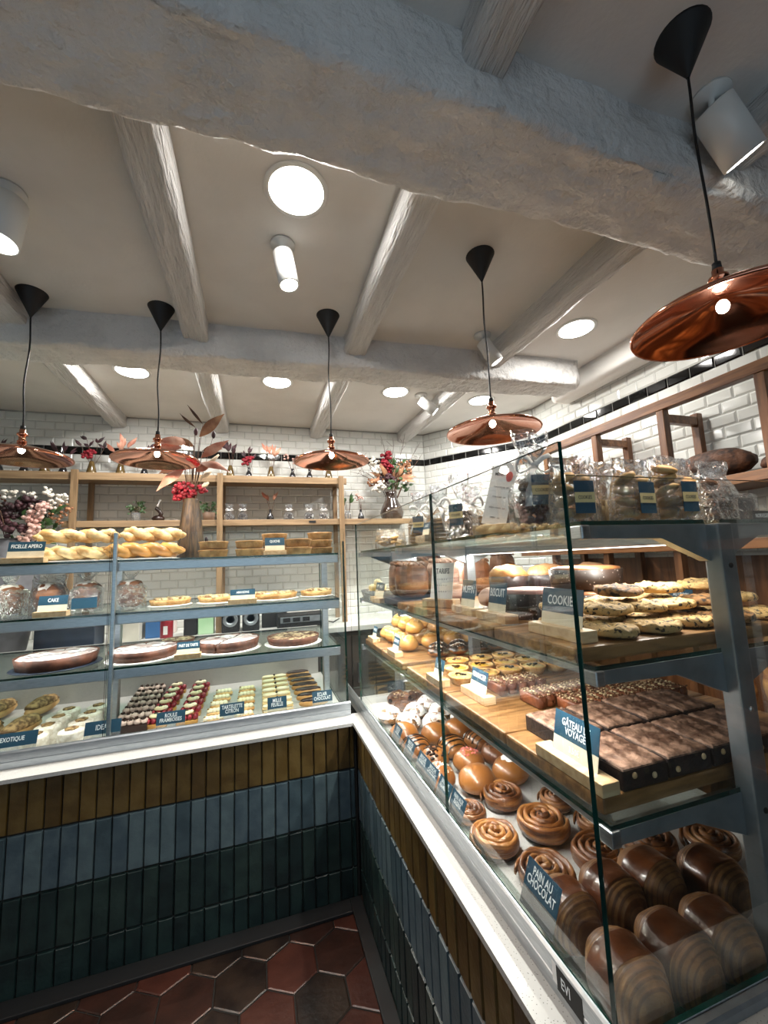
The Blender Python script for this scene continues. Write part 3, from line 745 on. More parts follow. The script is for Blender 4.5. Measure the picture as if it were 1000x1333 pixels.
# row of blue cards along the glass
tl = [((514, 944), 'CHOUX\nSUCRE', 'small blue card at the far end of the card row before the sugared buns'), ((530, 963), 'BRIOCHE\nROULEE', 'small blue card before the dark sugared buns, second in the card row'),
      ((546, 984), 'BRIOCHE\nNOISETTE', 'small blue card before the striped bun, third in the card row'), ((558, 997), 'BRIOCHE\nCHOCOLAT', 'small blue card before the flaked bun, fourth in the card row'),
      ((574, 1017), 'BRIOCHE\nFRAMBOISE', 'small blue card before the sugar pearl bun, fifth in the card row'), ((591, 1036), 'PAIN AUX\nRAISINS', 'small blue card beside the small dark raisin swirl')]
for (q, tx, lab) in tl:
    y = y_at(q[0], .535, .86); sign((.531, y, .8155), -pi/2, tx, lab, .080, .060, 'acrylic', 24, .62)
y = y_at(697, .54, .87)
sign((.533, y, .8155), -pi/2, 'PAIN AU\nCHOCOLAT', 'blue pain au chocolat card leaning by the front glass', .100, .088, 'acrylic', 22, .6)
# black label clipped on the outer rail
r = thing('rail_label', (.4985, .648, .81), 'small black label on the aluminium rail at the picture bottom', 'label', None, -pi/2)
b = MB(); b.box(-.03, .03, 0, .0012, -.016, .022, 0); b.build('backing', m_black, r)
b = MB(); b.box(-.041, -.03, 0, .0012, -.010, .022, 0); b.build('white_tab', m_sheet, r)
vs, fs = text_bm('EVI', .03, .017, Matrix.Translation((-.008, -.0006, .004))); b = MB(); b.add(vs, fs, 0, False); b.build('lettering', m_letter, r)

# ------------------------------------------------------------------ bread case: low shelf
ZL = SZ_R[2]
def board(x0, x1, y0, y1, z, lab, th=.030):
    b = MB(); b.cbox(x0, x1, y0, y1, z+.0005, z+th, .006); return tag(b.build('serving_board', m_board), lab, 'serving board', 'wooden serving boards in the bread case')
for (y0, y1, lab) in ((.648, .955, 'serving board under the brownie slabs on the low shelf'), (.960, 1.30, 'serving board under the nut cake bars on the low shelf'),
                      (1.305, 1.682, 'serving board under the custard tartlets on the low shelf'), (1.732, 2.045, 'serving board under the dark glazed rolls and first butter buns'), (2.05, 2.37, 'serving board under the butter buns at the far end')):
    board(.607, 1.33, y0, y1, ZL, lab)
ZB = ZL+.0305
def brownie(seed):
    o = None; r = random.Random(seed); b = MB(); w, l, h = .115, .144, .042
    b.cbox(-w/2, w/2, -l/2, l/2, 0, h-.003, .003, 0)
    o = b.build('brownie_slab', m_brside); b = MB()
    def fn(u, v):
        x, y = (u-.5)*w, (v-.5)*l; e = min(u, 1-u, v, 1-v)
        return (x, y, h-.004+(.004+.003*noise.noise(Vector((x*60+seed, y*60, 0)))+.002*noise.noise(Vector((x*160, y*160, seed))) if e > .01 else -.001))
    b.grid(fn, 26, 30); b.build('crackled_top', m_brtop, o)
    for k in range(2):
        b = MB(); b.ell((r.uniform(-.04, .04), -l/2-.001, r.uniform(.014, .028)), (.006, .003, .006), 9, 6); b.build('hazelnut', m_nut, o)
    tag(o, '', 'brownie', 'brownie slabs on the low shelf'); return o
br = [brownie(k) for k in (1, 2)]
bx = [(.716, 'against the front glass side'), (.840, 'second across from the front glass'), (.964, 'third across from the front glass'), (1.088, 'fourth across behind the steel post')]
for j, (y, rw) in enumerate(((.724, 'front row of brownies'), (.880, 'back row of brownies'))):
    for i, (x, wh) in enumerate(bx):
        place(br[(i+j) % 2], (x+U(-.002, .002)+.012*j, y+U(-.003, .003), ZB), 'crackled chocolate brownie slab in the %s, %s' % (rw, wh), (0, 0, U(-.02, .02)))
p = on_z(748, 1000, ZB)
sign((.630, .742, ZB), -pi/2, 'GÂTEAU DE\nVOYAGE', 'blue gâteau de voyage card in a wooden block before the brownies', .125, .085, 'block', 12, .62, .19, '3,50€', grp='block mounted price cards')
# nut bars: fluted cake fingers
def bar(seed):
    o = None; b = MB(); L, W, Hh = .115, .033, .036
    def fn(u, v):
        a = 2*pi*u; ca, sa = cos(a), sin(a); y = (v-.5)*L; e = min(1, min(v, 1-v)*14+.02)
        x = abs(ca)**.5*(1 if ca > 0 else -1)*W/2*e**.5; z = Hh/2+abs(sa)**.5*(1 if sa > 0 else -1)*Hh/2*e**.4
        return (x*(1+.03*sin(v*60)), y, z)
    b.grid(fn, 16, 26, True); o = b.build('cake_bar', m_cake)
    b = MB(); r = random.Random(seed)
    for k in range(46):
        x, y = r.uniform(-W*.42, W*.42), r.uniform(-L*.45, L*.45); q = r.uniform(.0022, .0045)
        b.ell((x, y, Hh+.001), (q*1.3, q, q*.7), 5, 3, M=None)
    b.build('nut_topping', m_toast, o)
    tag(o, '', 'cake bar', 'nut topped cake bars'); return o
bars = [bar(1), bar(2)]
for (x0, n, y, w_) in ((.765, 5, 1.235, 'far row'), (.800, 9, 1.095, 'middle row'), (.86, 11, .995, 'near row')):
    for i in range(n):
        x = x0+i*.0375
        if w_ == 'far row' and n == 5: x = .765+i*.037
        place(bars[i % 2], (x, y+U(-.004, .004)+.0 , ZB), 'nut topped cake bar in the %s of bars, %s from the front glass' % (w_, ORD[i]), (0, 0, U(-.04, .04)), (1, .88, 1))
sign((.680, 1.215, ZB), -pi/2, 'FINANCIER', 'blue card in a wooden block before the nut cake bars', .098, .066, 'block', 14, .62, .15, grp='block mounted price cards')
# custard tartlets
def tartlet(seed):
    r = thing('tartlet', (0,0,0), '', 'tartlet', 'custard tartlets')
    b = MB(); b.lathe([(0, 0), (.034, 0), (.048, .026), (.049, .030), (.044, .030), (.040, .024), (0, .022)], 30, flute=.02, nf=15); b.build('crust', m_short, r)
    b = MB(); b.ell((0, 0, .024), (.041, .041, .006), 18, 8, .2, 2, seed); b.build('custard', m_custard, r)
    dots(7, .020, .020, .004, .029, .005, seed, 'topping', m_choc if seed % 2 else m_brtop, r, .1, True); return r
tts = [tartlet(s) for s in (1, 2, 3)]
k = 0
for j, (y, xs) in enumerate(((1.375, (.708, .812, .916, 1.02, 1.124)), (1.475, (.74, .85, .96, 1.065, 1.17)), (1.575, (.80, .91, 1.02)))):
    for i, x in enumerate(xs):
        place(tts[k % 3], (x, y+U(-.006, .006), ZB), 'custard tartlet in the %s tartlet row, %s from the front glass' % (('front', 'middle', 'back')[j], ORD[i]), (0, 0, U(0, 6))); k += 1
sign((.632, 1.415, ZB), -pi/2, 'FLAN\nTARTE', 'blue card in a block before the custard tartlets', .075, .062, 'block', 14, .62, .12, grp='block mounted price cards')
sign((.632, 1.90, ZB), -pi/2, 'BRIOCHE', 'blue card in a block before the butter buns', .080, .062, 'block', 14, .62, .12, grp='block mounted price cards')
sign((.632, 2.27, ZB), -pi/2, 'NATURE', 'blue card before the butter buns at the far shelf end', .070, .060, 'block', 14, .62, .11, grp='block mounted price cards')
# dark glazed rolls
def dark_roll(seed):
    o = add_mesh('glazed_roll', bun_mesh('glazed_roll', m_bun, .05, .036, .030, seed, .08))
    cap_mesh(.05, .036, .030, .0186, .2, seed, m_choc, 'chocolate_glaze', o, 1.05, .1); dots(22, .05, .036, .031, .02, .003, seed, 'almond_sprinkles', m_pearl, o, .5)
    return tag(o, '', 'glazed roll', 'dark chocolate glazed rolls')
dr = [dark_roll(1), dark_roll(2)]
for j, y in enumerate((1.772, 1.852)):
    for i in range(5):
        place(dr[i % 2], (.80+i*.105+.04*j, y, ZB), 'chocolate glazed roll in the %s glazed row, %s from the front glass' % (('front', 'back')[j], ORD[i]), (0, 0, U(-.15, .15)))
# butter buns heaped on the far boards
gm = [add_mesh('butter_bun', bun_mesh('butter_bun', m_gold, .051, .048, .046, s, .06)) for s in (1, 2, 3)]
for o in gm:
    b = MB()
    for k in range(3):
        pts = [(-.035+.07*i/8, -.02+.02*k+.008*sin(i*.5), .0285+.046*sqrt(max(0, 1-((-.035+.07*i/8)/.051)**2-((-.02+.02*k)/.048)**2))+.0015) for i in range(9)]
        b.tube(pts, [.001+.0022*sin(pi*i/8) for i in range(9)], 5)
    b.build('scored_ridges', m_pale, o); tag(o, '', 'bun', 'golden butter buns')
lay = [('bottom layer', 0, [(x, y) for y in (1.95, 2.06, 2.17, 2.28) for x in (.725, .84, .955, 1.07, 1.185)]), ('upper layer', .068, [(x, y) for y in (2.005, 2.115, 2.225) for x in (.785, .90, 1.015, 1.13)]), ('top layer', .136, [(x, y) for y in (2.06, 2.17) for x in (.90, 1.02)])]
kk = 0
for (nm, dz, L_) in lay:
    ys = sorted(set(y for _, y in L_))
    for (x, y) in L_:
        i = sorted(set(xx for xx, yy in L_ if yy == y)).index(x); j = ys.index(y)
        place(gm[kk % 3], (x+U(-.004, .004), y+U(-.004, .004), ZB+dz), 'golden butter bun, %s of the heap, %s row back, %s from the front glass' % (nm, ORD[j], ORD[i]), (U(-.12, .12), U(-.12, .12), U(0, 6.3)), U(.96, 1.04)); kk += 1
# ------------------------------------------------------------------ bread case: middle shelf
ZM = SZ_R[1]
for (y0, y1, lab) in ((.648, .93, 'serving board under the heap of cookies'), (.935, 1.30, 'serving board under the round cakes and block cards'), (1.305, 1.682, 'serving board under the dark muffins and pale rolls')):
    board(.578, 1.33, y0, y1, ZM, lab)
b = MB(); b.cbox(.60, 1.30, 1.735, 2.08, ZM+.0005, ZM+.028, .004); tag(b.build('bread_tray', m_paperd), 'dark tray under the ridged brioche loaves', 'tray')
ZK = ZM+.0305
def cookie(seed, m):
    b = MB(); off = seed*5.1
    def fn(u, v):
        a = 2*pi*u; ph = -pi/2+pi*v; k = 1+.10*noise.noise(Vector((cos(a)*1.6+off, sin(a)*1.6, v*2)))
        r = .059*abs(cos(ph))**.5*k; z = .013+.013*sin(ph)*abs(sin(ph))**-.3 if abs(sin(ph)) > .01 else .013
        if ph > 0: z += .009*noise.noise(Vector((r*cos(a)*70+off, r*sin(a)*70, 1)))*min(1, sin(ph)*3)
        return (r*cos(a), r*sin(a), max(z, .0005))
    b.grid(fn, 30, 14, True); o = b.build('cookie', m); tag(o, '', 'cookie', 'chocolate chip cookies on the board'); return o
ck = [cookie(1, m_cookie), cookie(2, m_cookie), cookie(3, m_cookied)]
cl = []
base = [(.728, .712), (.842, .706), (.962, .712), (1.082, .706), (1.20, .71), (.715, .832), (.83, .828), (.96, .82), (1.085, .815), (1.21, .82)]
for i, (x, y) in enumerate(base): cl.append((x, y, 0, 'bottom layer', i))
for i, (x, y) in enumerate([(.775, .765), (.885, .765), (.965, .76), (1.09, .76), (1.215, .765), (.74, .865), (.89, .87), (1.03, .865)]): cl.append((x, y, .035, 'second layer', i))
for i, (x, y) in enumerate([(.86, .80), (.99, .80), (1.15, .80)]): cl.append((x, y, .070, 'top', i))
for k, (x, y, dz, nm, i) in enumerate(cl):
    place(ck[(0, 1, 0, 2, 1)[k % 5]], (x+U(-.004, .004), y+U(-.004, .004), ZK+dz), 'flat chocolate chip cookie, %s of the cookie heap, %s counting away from the glass' % (nm, ORD[i]), (U(-.03, .03), U(-.03, .03), U(0, 6)), U(.92, .97))
sign((.634, .750, ZK), -pi/2, 'COOKIES', 'large blue cookies card in a pale wood block', .125, .082, 'block', 10, .66, .165, grp='block mounted price cards')
sign((.640, 1.175, ZK), -pi/2, 'MUFFIN', 'blue card in a wood block, farther of two before the dark muffins', .085, .085, 'block', 10, .70, .135, grp='block mounted price cards')
sign((.640, 1.01, ZK), -pi/2, 'BISCUIT', 'blue card in a wood block, between the cookies card and the muffin card', .085, .085, 'block', 10, .70, .15, grp='block mounted price cards')
# round cakes in printed paper cases
m_pinktop = mat('pink sugar crust', 'c9988a', 'a86f60', 14, .5, bump=.3, rand=.05)
m_cktop = mat('brown cake crust', '7c4a28', '9a6238', 14, .45, bump=.4)
def round_cake(loc, r_, h, top, lab):
    r = thing('round_cake', loc, lab, 'cake', 'round cakes in printed paper')
    b = MB(); b.lathe([(0, 0), (r_*.95, 0), (r_, h), (r_-.003, h), (r_*.96, h-.006), (0, h-.006)], 40, flute=.006, nf=20); b.build('paper_case', m_paper, r)
    b = MB(); b.lathe([(r_*.955, h-.0055), (r_*.93, h+.006), (r_*.7, h+.010), (0, h+.012)], 34); b.build('crust', top, r)
round_cake((.778, 1.045, ZK), .098, .070, m_pinktop, 'round pink topped cake in printed paper, alone beside the block cards')
round_cake((.99, 1.045, ZK), .105, .055, m_cktop, 'round brown cake in printed paper under another cake')
round_cake((1.005, 1.055, ZK+.068), .108, .060, m_cktop, 'round brown cake in printed paper on top of another cake')
m_mtop = mat('cracked muffin top', '9a6632', 'd6a763', 10, .5, bump=.5, bscale=30)
def muffin(loc, r_, lab, sd):
    r = thing('muffin', loc, lab, 'muffin', 'muffins in dark paper')
    b = MB(); b.lathe([(0, 0), (r_*.8, 0), (r_, .075), (r_*.98, .10), (r_*.9, .10), (0, .09)], 28, flute=.02, nf=14); b.build('dark_paper', m_paperd, r)
    b = MB(); b.ell((0, 0, .098), (r_*.97, r_*.97, .045), 22, 10, .16, 2.4, sd, .9); b.build('cracked_top', m_mtop, r)
muffin((.955, 1.40, ZK), .075, 'dark paper muffin with cracked top, nearer the glass of the pair', 1)
muffin((1.115, 1.37, ZK), .078, 'dark paper muffin with broad golden cracked top, beside the stacked cakes', 2)
muffin((1.265, 1.30, ZK), .068, 'dark paper muffin half hidden behind the stacked cakes', 3)
for k, (x, y, lab) in enumerate(((.765, 1.46, 'pale floured roll beside the price sheet on the middle shelf'), (.80, 1.27, 'pale floured roll behind the muffin card'))):
    o = add_mesh('floured_roll', bun_mesh('floured_roll', m_loafp, .055, .046, .045, k+5, .14)); o.location = (x, y, ZK); tag(o, lab, 'roll', 'pale floured rolls')
# ridged brioche loaves
def loaf(loc, w, l, h, m, lab, sd, rz=0, nr=7):
    b = MB()
    def fn(u, v):
        a = 2*pi*u; ph = -pi/2+pi*v; rid = 1+.06*abs(sin((a+v*3)*nr/2))
        c_ = abs(cos(ph))**.6; x = abs(cos(a))**.7*(1 if cos(a) > 0 else -1); y = abs(sin(a))**.7*(1 if sin(a) > 0 else -1)
        k = rid*(1+.05*noise.noise(Vector((cos(a)*2+sd, sin(a)*2, v*3))))
        return (x*c_*k*w/2, y*c_*k*l/2, max(.0005, h/2+h/2*abs(sin(ph))**.7*(1 if ph > 0 else -1)*(1+.04*sin(a*nr) if ph > 0 else 1)))
    b.grid(fn, 40, 18, True); o = b.build('brioche_loaf', m); o.location = loc; o.rotation_euler = (0, 0, rz)
    bb = MB()
    for k in range(5):
        x = -w*.36+k*w*.18; pts = [(x+.004*sin(i), -l*.40+l*.8*i/8, h*(.93+.055*sin(pi*i/8))) for i in range(9)]
        bb.tube(pts, [.003+.008*sin(pi*(i+.3)/8.6) for i in range(9)], 7)
    bb.build('braided_ridge', m, o)
    return tag(o, lab, 'loaf', 'ridged brioche loaves')
ZT2 = ZM+.0285
loaf((.695, 1.80, ZT2), .155, .10, .165, m_loaf, 'tall brown ridged brioche loaf at the near corner of the dark tray', 1)
loaf((.70, 1.93, ZT2), .14, .10, .17, m_loaf, 'brown ridged loaf behind the corner loaf, with a card before it', 2)
loaf((.85, 1.94, ZT2), .14, .10, .19, m_loaf, 'tall brown loaf in the middle of the dark tray', 3)
loaf((.86, 1.80, ZT2), .15, .10, .175, m_loafp, 'pink dusted brioche loaf in front on the dark tray', 4)
loaf((1.06, 1.93, ZT2), .14, .11, .19, m_loafp, 'tallest pink dusted brioche loaf on the dark tray', 5)
loaf((1.045, 1.80, ZT2), .13, .10, .17, m_loaf, 'brown ridged loaf beside the middle steel post', 6)
loaf((1.19, 1.79, ZT2), .12, .10, .20, m_loaf, 'brown twisted loaf, second beyond the steel post', 7)
loaf((1.29, 1.93, ZT2), .10, .10, .22, m_loaf, 'brown twisted loaf, farthest back on the dark tray', 8) if False else None
# price sheet on a wood block
r = thing('price_sheet', (.655, 1.40, ZK), 'tall white price sheet leaning in a pale wood block on the middle shelf', 'sign', None, -pi/2+.5)
b = MB(); b.cbox(-.07, .07, -.025, .025, 0, .03, .002); b.build('wood_block', m_block, r)
M = Matrix.Translation((0, 0, .029)) @ Matrix.Rotation(radians(-12), 4, 'X')
b = MB(); b.box(-.05, .05, 0, .001, 0, .135, 0, M); b.build('sheet', m_sheet, r)
vs, fs = text_bm('TARIFS\n. . . . .\n. . . . .\n. . . . .', .07, .09, M @ Matrix.Translation((0, -.0006, .07))); b = MB(); b.add(vs, fs, 0, False); b.build('lettering', m_ink, r)
# bag of pale chips at the far end
m_chip = mat('pale yellow meringue', 'e8cf8c', 'f3e6bd', 12, .6, bump=.3)
r = thing('meringue_bowl', (.65, 2.20, ZM+.001), 'clear bowl of pale yellow meringues at the far end of the middle shelf', 'bowl')
b = MB(); b.lathe([(0, 0), (.085, 0), (.10, .05), (.097, .05), (.083, .003), (0, .003)], 28); b.build('bowl', m_acry, r)
k = 0
for (x, y, z) in [(cos(a)*.05, sin(a)*.05, .026) for a in (0, 1.05, 2.1, 3.15, 4.2, 5.25)]+[(0, 0, .03), (.03, .02, .06), (-.03, .015, .06), (0, -.03, .062), (0, .01, .085)]:
    k += 1; b = MB(); b.ell((x, y, z), (.023, .023, .02), 10, 7, .3, 3, k); b.build('meringue', m_chip, r)
for k, (x, y, lab) in enumerate(((.585, 1.97, 'little blue card between the meringues and the corner loaf'), (.60, 2.06, 'little blue card right before the meringue bowl'))):
    sign((x, y, ZM+.001 if k else ZT2 if x > .6 else ZM+.001), -pi/2+.25, 'PRIX', lab.replace(' right', ''), .06, .075, 'block', 14, .5, .075, grp='block mounted price cards')

# ------------------------------------------------------------------ bread case: top shelf with bags
ZS = SZ_R[0]+.0005
def bag_mesh(w, d, h, style, sd, tie=.62):
    b = MB(); off = sd*3.7
    def fn(u, v):
        a = 2*pi*u; ca, sa = cos(a), sin(a)
        p = .45; x = abs(ca)**p*(1 if ca > 0 else -1)*w/2; y = abs(sa)**p*(1 if sa > 0 else -1)*d/2
        if v < .08: q = .0 if v < .001 else 1; x *= .96*q+.0*(1-q); y *= .96*q
        z = max(0, (v-.08)/.92)*h
        if style == 'flat': y *= max(.03, 1-max(0, (v-.35)/.65)**1.1)
        else:
            t = (v-tie)
            s = 1-.86*math.exp(-(t/.10)**2)*1.0 if t < 0 else (.14+.62*min(1, t/.3))
            if t < 0: s = max(.14, 1-.86*max(0, 1+t/.22)**2) if t > -.22 else 1
            x *= s; y *= s*(1 if t < 0 else .5)
        nz = .010*min(1, v*2)*(.4+v)
        n1 = noise.noise(Vector((x*26+off, y*26, z*22))); n2 = noise.noise(Vector((x*60, y*60+off, z*50)))
        return (x*(1+.0)+nz*n1*.6, y+nz*(n1+.5*n2)*(1 if sa > 0 else -1), z+(.006*noise.noise(Vector((x*50, off, 0))) if v > .98 else 0))
    b.grid(fn, 44, 30, True); return b
def cookie_bag(loc, w, d, h, lab, sd, content='cookie', style='flat', rz=0, m=None, card=True, ribbon=False, n=7):
    r = thing('cellophane_bag', loc, lab, 'bag', 'cellophane bags on the top shelf', rz)
    rr = random.Random(sd)
    if content == 'cookie':
        for k in range(n):
            b = MB(); lv = k//2; M = Matrix.Translation(((-.22+.44*(k % 2))*w+rr.uniform(-.004, .004), rr.uniform(-.004, .004), .024+lv*.026)) @ Euler((rr.uniform(.15, .45), rr.uniform(-.25, .25), rr.uniform(0, 6))).to_matrix().to_4x4()
            b.ell((0, 0, 0), (w*.24, min(w*.24, d*.42), .011), 16, 7, .12, 2.5, sd+k, M=M); b.build('cookie', m or m_pale, r)
    elif content == 'flat':
        for k in range(n):
            b = MB(); M = Matrix.Translation((rr.uniform(-.004, .004), 0, .010+k*.0145)) @ Euler((0, rr.uniform(-.05, .05), rr.uniform(-.1, .1))).to_matrix().to_4x4()
            b.cbox(-w*.40, w*.40, -d*.38, d*.38, -.005, .005, .004, 0, M); b.build('biscuit', m or m_short, r)
    elif content == 'ball':
        k = 0
        for lv in range(4):
            for (x, y) in ((-.25, -.2), (.05, -.24), (.28, -.1), (-.12, .15), (.18, .2)):
                k += 1; b = MB(); q = w*.155
                b.ell((x*w+rr.uniform(-.003, .003), y*d, q+lv*q*1.55), (q, q, q), 10, 7, .06, 2, k); b.build('chocolate_ball', m or m_choc, r)
    elif content == 'stick':
        k = 0
        for k in range(n):
            b = MB(); x, y = rr.uniform(-.34, .34)*w, rr.uniform(-.25, .25)*d; q = rr.uniform(.25, .42)*h
            b.tube([(x, y, .012), (x+rr.uniform(-.01, .01), y, q*.5), (x+rr.uniform(-.015, .015), y+rr.uniform(-.005, .005), q)], [.011, .013, .010], 8); b.build('biscuit', m or m_gold, r)
    bag_mesh(w, d, h, style, sd).build('cellophane', m_cello, r)
    if card:
        z = h*.36; b = MB(); b.box(-.024, .024, -d/2-.004, -d/2-.0028, z-.035, z+.035); b.build('blue_label', m_card, r)
        b = MB(); b.box(-.024, .024, -d/2-.0046, -d/2-.0041, z-.012, z+.010); b.build('label_band', m_gold_lbl, r)
        vs, fs = text_bm('COOKIES', .034, .008, Matrix.Translation((0, -d/2-.0049, z-.001))); b = MB(); b.add(vs, fs, 0, False); b.build('lettering', m_ink, r)
    if ribbon:
        z = h*.62; b = MB()
        for s in (-1, 1):
            pts = [(0, -.012, z)]+[(s*.045*sin(pi*i/8), -.014-.012*sin(2*pi*i/8), z+.018*sin(pi*i/4)+.004) for i in range(1, 9)]
            b.tube(pts, .006, 6, flat=(.25, 1.2))
            b.tube([(0, -.014, z), (s*.02, -.03, z-.03), (s*.035, -d*.5-.004, z-.10)], .007, 6, flat=(1.2, .2))
        b.ell((0, -.012, z), (.011, .011, .010), 10, 7); b.build('white_ribbon', m_sheet, r)
    return r
def xs_(px, y): return x_at(px, y, ZS+.05)
YB_ = .70
m_ckb = mat('golden biscuit', 'b98d52', 'd9b57c', 26, .6, bump=.4, bscale=80, rand=.1)
m_ckd = mat('brown granola', '3a2418', '6b4a30', 50, .6, bump=.6, bscale=90)
cookie_bag((xs_(697, .80), .80, ZS), .115, .08, .24, 'cellophane bag of dark chocolate clusters with a blue label, first bag behind the glass corner', 1, 'ball', 'tied', -.25, m_ckd, True, True)
cookie_bag((xs_(747, .71), .71, ZS), .100, .065, .155, 'cellophane bag of pale biscuits just beside the green glass edge', 2, 'cookie', 'flat', -.1, m_ckb, True, False, 8)
cookie_bag((xs_(792, .79), .79, ZS), .105, .065, .165, 'cellophane bag of twisted biscuits set slightly back, without a label', 3, 'stick', 'flat', .1, m_ckb, False, False, 14)
cookie_bag((xs_(824, .70), .70, ZS), .105, .065, .150, 'cellophane bag of round cookies in the middle of the flat bags', 4, 'cookie', 'flat', .05, m_ckb, True, False, 8)
cookie_bag((xs_(878, .70), .70, ZS), .125, .07, .160, 'widest cellophane bag of cookies, with a blue and cream label', 5, 'cookie', 'flat', 0, m_ckb, True, False, 9)
cookie_bag((xs_(932, .72), .72, ZS), .085, .065, .160, 'cellophane bag of cookies at the outer end of the flat bags', 6, 'cookie', 'flat', -.1, m_ckd, False, False, 7)
# farther along the glass
def yg(px, x): return y_at(px, x, ZS+.06)
r = thing('menu_card', (.66, yg(641, .66), ZS), 'tall white menu card leaning in a pale wood block on the top shelf', 'sign', None, -pi/2+.75)
b = MB(); b.cbox(-.055, .065, -.022, .022, 0, .030, .002); b.build('wood_block', m_block, r)
M = Matrix.Translation((0, 0, .029)) @ Matrix.Rotation(radians(-8), 4, 'X') @ Matrix.Rotation(radians(14), 4, 'Y')
b = MB(); b.prism([(-.036, 0), (.036, 0), (.036, .17), (.008, .20), (-.036, .17)], 'y', 0, .001, 0, M); b.build('sheet', m_sheet, r)
for (tx, w, h, x, z, mm) in (('MENU', .03, .010, -.012, .155, m_ink), ('FORMULE PETIT DEJ    5,90', .058, .005, 0, .115, m_ink), ('FORMULE MIDI    9,50', .055, .005, 0, .085, m_ink), ('BOISSON CHAUDE    2,60', .055, .005, 0, .052, m_ink), ('DESSERT    4,20', .05, .005, 0, .022, m_ink)):
    vs, fs = text_bm(tx, w, h, M @ Matrix.Translation((x, -.0006, z))); b = MB(); b.add(vs, fs, 0, False); b.build('lettering', mm, r)
b = MB(); b.ell((.018, -.001, .150), (.010, .0006, .016), 14, 8, M=M); b.build('red_emblem', m_pink, r)
cookie_bag((.83, yg(664, .83), ZS), .12, .09, .26, 'tall ribboned cellophane bag behind the white menu card', 7, 'ball', 'tied', -.8, m_ckd, False, True)
cookie_bag((.66, yg(601, .66), ZS), .10, .08, .22, 'cellophane bag of shiny chocolate balls between the menu card and the glass joint', 8, 'ball', 'tied', -.9, m_choc, True, False)
cookie_bag((.78, yg(617, .78), ZS), .10, .08, .22, 'cellophane bag of stacked biscuits behind the chocolate ball bag', 9, 'flat', 'tied', -.9, m_short, False, True, 6)
cookie_bag((.66, yg(574, .66), ZS), .10, .08, .22, 'cellophane bag of flat biscuits tied with white ribbon, near the glass joint', 10, 'flat', 'tied', -.8, m_short, False, True, 6)
cookie_bag((.675, yg(549, .675), ZS), .11, .08, .23, 'cellophane bag of flat biscuits with a blue label, second from the big bouquet', 11, 'flat', 'tied', -.7, m_short, True, True, 6)
sign((.588, yg(553, .588), ZS), -pi/2, 'SABLES', 'pale block card before the ribboned biscuit bags', .06, .05, 'block', 12, .5, .09, grp='block mounted price cards')
def crackers(loc, lab, sd):
    r = thing('cracker_pile', loc, lab, 'crackers', 'piles of crackers at the far end'); rr = random.Random(sd)
    for k in range(16):
        b = MB(); M = Matrix.Translation((rr.uniform(-.050, .050), rr.uniform(-.042, .042), .022+.008*(k//3))) @ Euler((rr.uniform(-.4, .4), rr.uniform(-.4, .4), rr.uniform(0, 3))).to_matrix().to_4x4()
        b.cbox(-.028, .028, -.012, .012, -.006, .006, .004, 0, M); b.build('cracker', m_pale, r)
    b = bag_mesh(.15, .13, .10, 'flat', sd); b.build('cellophane', m_cello, r)
crackers((.66, 1.98, ZS), 'clear pack of pale crackers nearest the glass end on the top shelf'.replace('nearest', 'next to'), 1)
crackers((.85, 1.95, ZS), 'clear pack of pale crackers set behind the first pack', 2)
# wrapped dark loaf and black name plate on the outer end
r = thing('wrapped_loaf', (1.26, .80, ZS), 'dark loaf wrapped in clear film behind the black name plate', 'loaf')
b = MB(); b.cbox(-.08, .08, -.05, .05, .002, .075, .018); b.build('loaf', m_choc, r)
b = MB(); b.cbox(-.084, .084, -.054, .054, 0, .085, .012); b.build('clear_film', m_cello, r)
r = thing('name_plate', (1.20, .665, ZS), 'black name plate with white capitals on the top shelf', 'sign')
b = MB(); b.cbox(-.036, .036, 0, .010, 0, .024, .001); b.build('plate', m_black, r)
vs, fs = text_bm('NORVEGIEN', .058, .010, Matrix.Translation((0, -.0006, .012))); b = MB(); b.add(vs, fs, 0, False); b.build('lettering', m_letter, r)

# ------------------------------------------------------------------ oak bread shelving on the wall beside the counter
sh = thing('oak_bread_shelving', (2.25, 1.4, 0), 'tall oak bread shelving with open frames along the tiled wall', 'shelving')
M0 = Matrix.Translation((-2.25, -1.4, 0)); OY0, OY1 = -.25, 2.80
UY = (2.46, 1.995, 1.545, 1.09, .635, .18)
b = MB(); b.cbox(2.075, 2.125, OY0, OY1, 2.295, 2.350, .003, 0, M0); b.build('top_rail', m_oakd, sh)
for y in UY:
    b = MB(); b.cbox(2.078, 2.122, y-.02, y+.02, .0, 2.2945, .003, 0, M0); b.build('upright', m_oakdz, sh)
    b = MB(); b.cbox(2.335, 2.375, y-.02, y+.02, .0, 2.2945, .003, 0, M0); b.build('upright', m_oakdz, sh)
    b = MB(); b.cbox(2.1225, 2.3345, y-.018, y+.018, 2.225, 2.272, .003, 0, M0); b.build('cross_rail', m_oakd, sh)
for (z0, z1) in ((1.825, 1.872), (1.536, 1.582), (.55, .60)):
    b = MB()
    b.cbox(2.05, 2.077, OY0, OY1, z0, z1, .003, 0, M0)
    ys = [OY1]+[y for y in UY]+[OY0]
    for a, c in zip(ys[:-1], ys[1:]): b.box(2.0775, 2.385, c+.0205 if c != OY0 else c, a-.0205 if a != OY1 else a, z0+.005, z1-.003, 0, M0)
    b.build('shelf', m_oakd, sh)
b = MB(); b.cbox(2.052, 2.077, OY0, OY1, .735, .830, .003, 0, M0); b.build('bread_fence', m_oakd, sh)
b = MB(); b.box(2.386, 2.39, OY0, OY1, .0, 1.5, 0, M0); b.build('back_panel', m_oakdz, sh)
